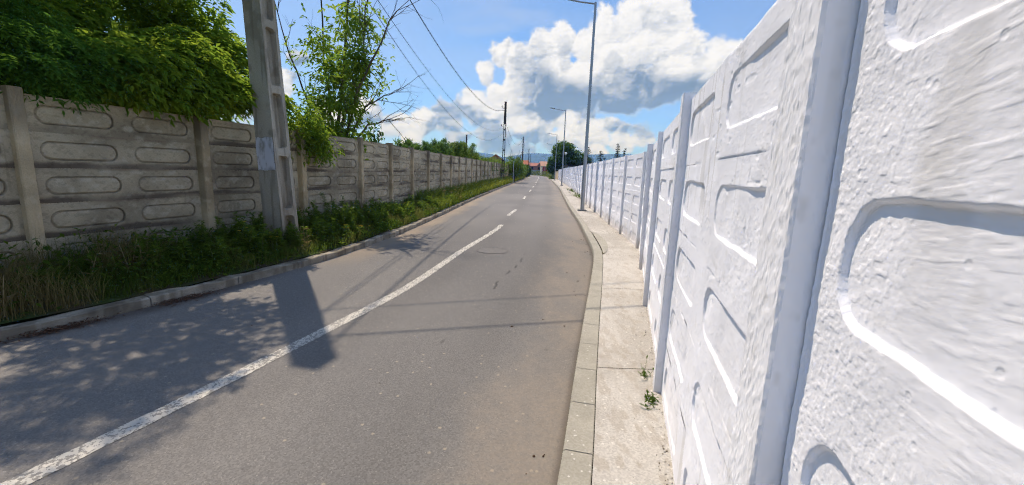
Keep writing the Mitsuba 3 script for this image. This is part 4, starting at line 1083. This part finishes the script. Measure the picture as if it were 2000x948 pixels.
gm = []
q, f = verge_pts(26000, 1.0, 16, 1.0)
tall = meshkit.fbm(q * [1.5, 1.5, 0], 3, 8); tone = R.random((len(q), 1)); dry = sstep(.44, .58, meshkit.fbm(q * [2.1, 2.1, 0] + 5, 2, 12))[:, None] * np.where(q[:, 1:2] < 5.2, 1.0, .35)
col = (np.array([.06, .125, .02]) * (1 - tone) + np.array([.14, .20, .03]) * tone) * (1 - .8 * dry) + np.array([.34, .26, .12]) * .8 * dry
gm.append(blades(R, q, (.12 + .45 * f * tall + .14 * dry[:, 0]) * R.uniform(.6, 1.4, len(q)), R.uniform(.004, .009, len(q)), col, .7))
q, f = verge_pts(30000, 15, 90, 1.0, 1.25); tone = R.random((len(q), 1)); wy_ = sstep(18, 40, q[:, 1])[:, None]
col = np.array([.12, .18, .028]) * (1 - tone) + np.array([.34, .36, .05]) * tone * wy_ + np.array([.22, .28, .04]) * tone * (1 - wy_)
gm.append(blades(R, q, (.30 + .34 * f) * R.uniform(.4, 1.3, len(q)), .02 + .03 * wy_[:, 0], col, .6))
q, f = verge_pts(5000, 86, 150, 1.0); q[:, 0] -= R.exponential(1.6, len(q)); tone = R.random((len(q), 1))
gm.append(blades(R, q, R.uniform(.4, 1.1, len(q)), .12, np.array([.07, .115, .02]) * (1 - tone) + np.array([.18, .2, .035]) * tone, .6))
put_leaves(None, 'verge_grass', merge(gm), kind='stuff'); lab('verge_grass', 'green and dry grass growing along the foot of the grey fence')
# low broad-leaved ground cover
q, f = verge_pts(24000, 1.2, 24, .85); hgt = meshkit.fbm(q * [1.1, 1.1, 0] + 3, 3, 19)
keep = (hgt > .40) & ~((q[:, 1] < 4.6) & (R.random(len(q)) < .6)); q, f, hgt = q[keep], f[keep], hgt[keep]; n = len(q)
q[:, 2] += R.random(n) * (.10 + .42 * f ** .8 * (hgt - .30) * 2.2); tone = R.random((n, 1))
put_leaves(None, 'verge_weeds', leaf_cloud(q, R.normal(0, .7, (n, 3)) + [.15, 0, .15], R.normal(0, .4, (n, 3)) + [0, 0, 1], R.uniform(.045, .11, n), R.uniform(.018, .042, n), np.array([.055, .13, .02]) * (1 - tone) + np.array([.17, .25, .03]) * tone), kind='stuff')
lab('verge_weeds', 'low tangle of broad-leaved weeds between kerb and grey fence')


def weed(x, yy, h, kind, lb, grp=None):
    t = thing({'leafy': 'leafy_weed', 'rod': 'tall_weed', 'yellow': 'yellow_flower_weed', 'daisy': 'daisy_weed', 'dry': 'dry_weed'}[kind], lb, {'leafy': 'weed', 'rod': 'weed', 'yellow': 'flowering weed', 'daisy': 'flowering weed', 'dry': 'dry weed'}[kind], grp)
    z0 = float(gz(yy)) + .04; st, P, D, Ls, fl = [], [], [], [], []
    ns = {'leafy': 5, 'rod': 1, 'yellow': 4, 'daisy': 5, 'dry': 3}[kind]
    for j in range(ns):
        b = np.array([x, yy, z0]) + np.r_[R.normal(0, .06 if ns > 1 else 0, 2), 0]; H = h * R.uniform(.7, 1.0); ln = R.normal(0, .16, 2)
        p = np.array([b + np.array([ln[0] * s_ ** 1.5 * H, ln[1] * s_ ** 1.5 * H, H * s_]) for s_ in np.linspace(0, 1, 5)]); st.append(tube(p, np.linspace(.006, .0025, 5), 4, cap=False))
        n = int({'leafy': 75, 'rod': 120, 'yellow': 22, 'daisy': 18, 'dry': 8}[kind] * max(H / .5, .6)); s_ = R.uniform(.12, 1, n); a = R.uniform(0, 2 * np.pi, n)
        P.append(np.stack([np.interp(s_, np.linspace(0, 1, 5), p[:, i]) for i in range(3)], 1)); D.append(np.stack([np.cos(a), np.sin(a), R.uniform(-.1, .8, n)], 1)); Ls.append((.115 if kind != 'rod' else .115) * (1.25 - .7 * s_) * R.uniform(.7, 1.2, n)); fl.append(p[-1])
    P, D, Ls = np.vstack(P), np.vstack(D), np.concatenate(Ls); tone = R.random((len(P), 1))
    c0, c1 = {'dry': ((.2, .15, .07), (.34, .27, .14)), 'rod': ((.07, .14, .02), (.17, .23, .03))}.get(kind, ((.08, .17, .026), (.22, .31, .038)))
    put(t, 'stem', mikit.ply(cat(st), 'm_needle', color=np.tile([[.08, .10, .03]] if kind != 'dry' else [[.25, .19, .1]], (sum(len(m.vertices) for m in st), 1))))
    put_leaves(t, 'leaves', leaf_cloud(P, D, R.normal(0, .3, (len(P), 3)) + [0, 0, 1], Ls, Ls * (.34 if kind != 'rod' else .16), np.array(c0) * (1 - tone) + np.array(c1) * tone))
    if kind in ('yellow', 'daisy'):
        FP, FD = [], []
        for c in fl:
            for a in np.linspace(0, 2 * np.pi, 9)[:-1]: FP.append(c); FD.append([math.cos(a), math.sin(a), .25])
        FP, FD = np.array(FP), np.array(FD)
        put_leaves(t, 'flower', leaf_cloud(FP, FD, np.tile([[0, 0, 1.0]], (len(FP), 1)), .026, .014, (.72, .50, .02) if kind == 'yellow' else (.75, .75, .72)), 'm_needle', kind='stuff')


weed(-3.62, 8.35, 1.18, 'rod', 'tall yellow-green feathery weed standing right of the big pole')
for (x, yy, h) in [(-4.35, 6.35, .72), (-4.15, 6.6, .66), (-3.95, 6.1, .5), (-4.5, 5.95, .62), (-3.75, 6.55, .55), (-4.05, 5.6, .45), (-4.5, 5.4, .6), (-4.7, 5.2, .5), (-4.55, 5.0, .52), (-3.7, 6.9, .5), (-3.55, 7.35, .42), (-3.5, 7.75, .5), (-3.8, 7.95, .62), (-3.95, 8.3, .8), (-3.5, 8.6, .62), (-3.75, 8.9, .75), (-3.9, 9.2, .8), (-3.45, 9.1, .58),
                  (-3.7, 9.6, .72), (-3.4, 9.8, .55), (-3.6, 10.2, .62), (-3.25, 10.4, .5), (-3.5, 10.8, .6), (-3.2, 11.2, .5), (-3.45, 11.7, .6), (-3.1, 12.1, .48), (-3.3, 12.6, .55), (-3.4, 13.3, .55), (-3.0, 13.6, .42), (-3.2, 14.2, .52), (-3.05, 15.2, .5), (-3.15, 16.2, .52), (-2.9, 17, .45), (-3.0, 18.1, .5)]:
    weed(x, yy, h, 'leafy', 'leafy green weed growing at the foot of the grey fence', 'leafy weeds at the foot of the grey fence')
for k in range(85):
    yy = 5.0 + 13 * R.random() ** 1.15 if k < 75 else R.uniform(3.2, 5.0); f_ = R.uniform(.12, .92); x = float(KL(yy) - .2 + (fence_x(yy) + .1 - KL(yy) + .2) * f_)
    weed(x, yy, (R.uniform(.30, .52) + .30 * f_ * R.random()) * (.6 if yy < 5 else 1), 'leafy', 'leafy green weed growing at the foot of the grey fence', 'leafy weeds at the foot of the grey fence')
kq = -1
for (x, yy, h) in [(-4.02, 6.15, .62), (-3.85, 6.4, .40), (-3.3, 8.15, .34), (-3.18, 8.75, .28), (-3.42, 9.45, .62), (-3.35, 9.95, .58), (-3.0, 11.7, .5), (-3.15, 12.9, .42)]:
    kq += 1; weed(x, yy, h, 'yellow', f'weed with small yellow flowers in the verge, {NTH[kq]} from the camera', 'yellow-flowered weeds in the verge')
kq = -1
for (x, yy, h) in [(-3.75, 8.65, .72), (-3.55, 8.75, .62), (-3.45, 10.5, .66), (-3.3, 11.5, .62)]:
    kq += 1; weed(x, yy, h, 'daisy', f'weed with small white flowers in the verge, {NTH[kq]} from the camera', 'white-flowered weeds in the verge')
kq = -1
for (x, yy, h) in [(-4.75, 3.55, .38), (-4.85, 4.05, .42), (-4.75, 4.55, .5), (-4.6, 4.9, .55), (-3.62, 7.0, .5), (-2.75, 17.0, .95), (-2.8, 18.2, .85), (-2.6, 19.2, 1.0)]:
    kq += 1; weed(x, yy, h, 'dry', f'pale dry weed stalks in the verge, {NTH[kq]} from the camera', 'dry weed stalks in the verge')
# weeds in the pavement crack under the white fence
for (x, yy, lb, ns, n, h, sx, sy, k) in [(1.07, 2.97, 'small green weed growing at the foot of the second white post', 4, 8, .12, .012, .025, 1), (1.0, 2.62, 'flat patch of little weeds on the pavement edge', 9, 7, .045, .03, .06, 1),
                                    (4.15, 27.5, 'weed tuft at the foot of the far white fence', 16, 10, .25, .10, .9, 3), (4.75, 34, 'second weed tuft at the foot of the far white fence', 18, 10, .28, .10, 1.0, 3)]:
    t = thing('pavement_weed', lb, 'weed'); st, P, D = [], [], []
    for _ in range(ns):
        by = yy + R.normal(0, sy); bx = min(x + R.normal(0, sx), float(wall_x(by)) + .04); e = np.array([R.normal(-.3, .5) * h, R.normal(0, .5) * h, h * R.uniform(.5, 1)])
        b = np.array([bx, by, float(gz(by)) - .004]); st.append(tube([b, b + e * .5, b + e], [.0022 * k, .0018 * k, .001 * k], 4)); a = R.random(n)[:, None]
        P.append(b + e * a); D.append(R.normal(0, .7, (n, 3)) + [-.2, 0, .3])
    P, D = np.vstack(P), np.vstack(D); tone = R.random((len(P), 1))
    put(t, 'stem', mikit.ply(cat(st), 'm_needle', color=np.tile([[.10, .13, .04]], (sum(len(m.vertices) for m in st), 1))))
    put_leaves(t, 'leaves', leaf_cloud(P, D, R.normal(0, .4, D.shape) + [0, 0, 1], R.uniform(.018, .045, len(P)) * k, .014 * k, np.array([.06, .12, .02]) * (1 - tone) + np.array([.13, .20, .03]) * tone))

# ------------------------------------------------------------------ small things on the road
t = thing('manhole_cover', 'round iron manhole cover in the right-hand lane', 'manhole cover')
def ring(r0, r1, z0, z1, n=40):
    m = trimesh.creation.annulus(r0, r1, z1 - z0, sections=n); m.apply_translation([-.40, 8.49, (z0 + z1) / 2]); return m
put(t, 'rim', mikit.ply(ring(.315, .345, -.14, -.112), 'm_iron', smooth=30))
c = trimesh.creation.cylinder(.308, .03, sections=40); c.apply_translation([-.40, 8.49, -.128]); put(t, 'lid', mikit.ply(c, 'm_iron', smooth=30))
# grit and paint flakes swept against the wall
grit = []
for k in range(420):
    yy = 1.2 + 8 * R.random() ** 1.6; x = float(wall_x(yy)) + .045 - R.exponential(.035); s_ = R.uniform(.002, .0065)
    m = trimesh.creation.icosphere(0); m.vertices = m.vertices * R.uniform(.5, 1.3, 3) * s_ + [x, yy, s_ * .3 - .003]; grit.append(m)
scene['m_grit'] = two(principled(proc(lambda p, n, uv: mix((0.5, 0.48, 0.44), (0.2, 0.17, 0.13), cell_rand(p.x * 90, p.y * 90))), 0.95, 0.1))
put(None, 'wall_grit', mikit.ply(cat(grit), 'm_grit'), kind='stuff'); lab('wall_grit', 'grit and paint flakes lying along the foot of the white fence')
# scattered crumbs of dirt and dead leaves
crumbs = []
for k in range(30):
    yy = R.uniform(1.8, 11); x = KR(yy) - R.exponential(.10) - .03 if R.random() < .8 else R.uniform(KL(yy) + .3, KR(yy)); s_ = R.uniform(.003, .009) * (1.4 if yy > 4 else 1)
    m = trimesh.creation.icosphere(0); m.vertices = m.vertices * R.uniform(.5, 1.3, 3) * s_ + [x, yy, -.12 + s_ * .4]; crumbs.append(m)
put(None, 'dirt_crumbs', mikit.ply(cat(crumbs), 'm_debris'), kind='stuff'); lab('dirt_crumbs', 'crumbs of earth and dead leaf on the asphalt by the kerb')
for lb, (cx, cy), L, w in [('brown heap of dead leaves against the old kerb, nearer the camera', (-4.22, 3.75), .42, .07), ('brown heap of dead leaves against the old kerb, farther from the camera', (-3.86, 4.72), .5, .08)]:
    t = thing('leaf_litter', lb, 'leaf litter'); n = 420; s_ = R.normal(0, L / 2.6, n); yy = cy + s_ * .9; x = KL(yy) + .02 + np.abs(R.normal(0, w, n)); q = np.stack([x, yy, -.117 + R.random(n) * .035], 1); tone = R.random((n, 1))
    scene[t] = mikit.ply(leaf_cloud(q, R.normal(0, 1, (n, 3)) * [1, 1, .3], R.normal(0, .4, (n, 3)) + [0, 0, 1], R.uniform(.02, .045, n), .013, (0, 0, 0))[0], 'm_needle', color=np.repeat(np.array([.06, .03, .018]) * (1 - tone) + np.array([.16, .085, .05]) * tone, 4, 0))

# ------------------------------------------------------------------ buildings at the end of the road and behind the white fence


def gable(x0, x1, y0, y1, z0, z1, axis='x', over=.35):
    if axis == 'x':
        ym = (y0 + y1) / 2; v = [[x0 - over, y0 - over, z0], [x1 + over, y0 - over, z0], [x1 + over, ym, z1], [x0 - over, ym, z1], [x0 - over, y1 + over, z0], [x1 + over, y1 + over, z0]]
    else:
        xm = (x0 + x1) / 2; v = [[x0 - over, y0 - over, z0], [x0 - over, y1 + over, z0], [xm, y1 + over, z1], [xm, y0 - over, z1], [x1 + over, y0 - over, z0], [x1 + over, y1 + over, z0]]
    v = np.array(v); lo = v - [0, 0, .15]
    V = np.vstack([v, lo]); F = [[0, 1, 2], [0, 2, 3], [3, 2, 5], [3, 5, 4], [6, 8, 7], [6, 9, 8], [9, 11, 8], [9, 10, 11], [0, 6, 7], [0, 7, 1], [4, 5, 11], [4, 11, 10], [0, 3, 9], [0, 9, 6], [3, 4, 10], [3, 10, 9], [1, 7, 8], [1, 8, 2], [2, 8, 11], [2, 11, 5]]
    return mesh(V, F)


t = thing('brick_house', 'long unplastered red brick house with dark arched openings at the end of the road', 'house')
put(t, 'wall', mikit.ply(boxm(7.5, 16.2, 232, 240, 0, 4.8), 'm_brickpink')); put(t, 'lower_wall', mikit.ply(boxm(7.45, 16.25, 231.9, 240.1, 0, 2.6), 'm_bluewall'), 'grey-blue base of the brick house')
put(t, 'roof', mikit.ply(cat([gable(7.5, 16.2, 232, 240, 4.8, 6.6, 'x'), gable(12.6, 15.6, 231, 238, 5.2, 7.2, 'y')]), 'm_brickpink'))
for x in (9.6, 13.3): put(t, 'window', mikit.ply(cat([boxm(x - .6, x + .6, 231.8, 231.95, 2.9, 4.0), trimesh.transformations and boxm(x - .4, x + .4, 231.8, 231.95, 4.0, 4.3)]), 'm_dark'), 'dark arched opening in the brick house')
t = thing('pink_roof_house', 'house with a broad pale pink roof behind the red metal doors', 'house')
put(t, 'wall', mikit.ply(boxm(12.8, 17.4, 206, 212, 0, 4.6), 'm_plaster')); put(t, 'roof', mikit.ply(gable(12.8, 17.4, 206, 212, 4.6, 6.9, 'x'), 'm_roofpink'))
t = thing('red_garage', 'low building with bright red metal doors below the pink roof', 'garage')
put(t, 'wall', mikit.ply(boxm(12.9, 16.2, 199, 203, 0, 4.3), 'm_plaster'))
for x in (13.15, 14.65): put(t, 'door', mikit.ply(boxm(x, x + 1.35, 198.9, 199.0, .3, 4.1), 'm_redgate'))
t = thing('orange_roof_house', 'small house with an orange tiled roof left of the slim poles', 'house')
put(t, 'wall', mikit.ply(boxm(3.6, 6.8, 211, 217, 0, 5.0), 'm_brickpink')); put(t, 'roof', mikit.ply(gable(3.6, 6.8, 211, 217, 5.0, 7.3, 'x'), 'm_roofred'))
t = thing('gabled_house', 'red brick gable peeping over the shrubs behind the grey fence', 'house')
put(t, 'wall', mikit.ply(boxm(-4.6, -2.2, 75, 81, 0, 3.4), 'm_brickpink'))
put(t, 'gable', mikit.ply(mesh([[-4.6, 75, 3.4], [-2.2, 75, 3.4], [-3.4, 75, 4.25], [-4.6, 75.15, 3.4], [-2.2, 75.15, 3.4], [-3.4, 75.15, 4.25]], [[0, 1, 2], [3, 5, 4], [0, 3, 4], [0, 4, 1], [1, 4, 5], [1, 5, 2], [2, 5, 3], [2, 3, 0]]), 'm_brickpink')); put(t, 'roof', mikit.ply(gable(-4.6, -2.2, 75, 81, 3.42, 4.4, 'y', .25), 'm_roofred'))
t = thing('flat_roof_shed', 'pale shed with a thin dark flat roof just behind the white fence', 'shed')
put(t, 'wall', mikit.ply(boxm(9.6, 15, 74, 80, 0, 2.75), 'm_palewall')); put(t, 'roof', mikit.ply(boxm(9.2, 15.6, 73, 80.6, 2.75, 2.95), 'm_dark'))
t = thing('globe_lamp', 'white globe lamp on a thin post in front of the round tree', 'lamp')
g = trimesh.creation.icosphere(3, .21); g.apply_translation([8.35, 70, 4.75]); put(t, 'globe', mikit.ply(g, 'm_globe', smooth=True)); put(t, 'post', mikit.ply(tube([[8.35, 70, 0], [8.35, 70, 4.56]], .04, 8), 'm_lamp'))
t = thing('brown_gate', 'narrow brown wooden gate closing the far end of the white fence', 'gate')
e = WP[-1]
for k in range(6): put(t, 'board', mikit.ply(boxm(e[0] + .10 + k * .012, e[0] + .14 + k * .012, e[1] + .2 + k * .31, e[1] + .48 + k * .31, .1, 2.05), 'm_browngate'))
put(t, 'gatepost', mikit.ply(boxm(e[0] + .2, e[0] + .4, e[1] + 2.08, e[1] + 2.28, 0, 2.25), 'm_browngate'))
t = thing('beige_wall', 'short beige rendered wall beyond the brown gate', 'wall')
put(t, 'wall', mikit.ply(boxm(e[0] + .25, e[0] + .5, e[1] + 2.4, e[1] + 9.5, 0, 1.75), 'm_beige')); put(t, 'coping', mikit.ply(boxm(e[0] + .2, e[0] + .55, e[1] + 2.38, e[1] + 9.55, 1.75, 1.83), 'm_plaster'))

# ------------------------------------------------------------------ the air
scene['haze'] = {'type': 'cube', 'to_world': T().translate([0, 0, 85]).scale([5000, 5000, 115]), 'bsdf': {'type': 'null'}, 'interior': bsdf_ref('haze_air')}
lab('haze', 'blue summer haze', kind='stuff')
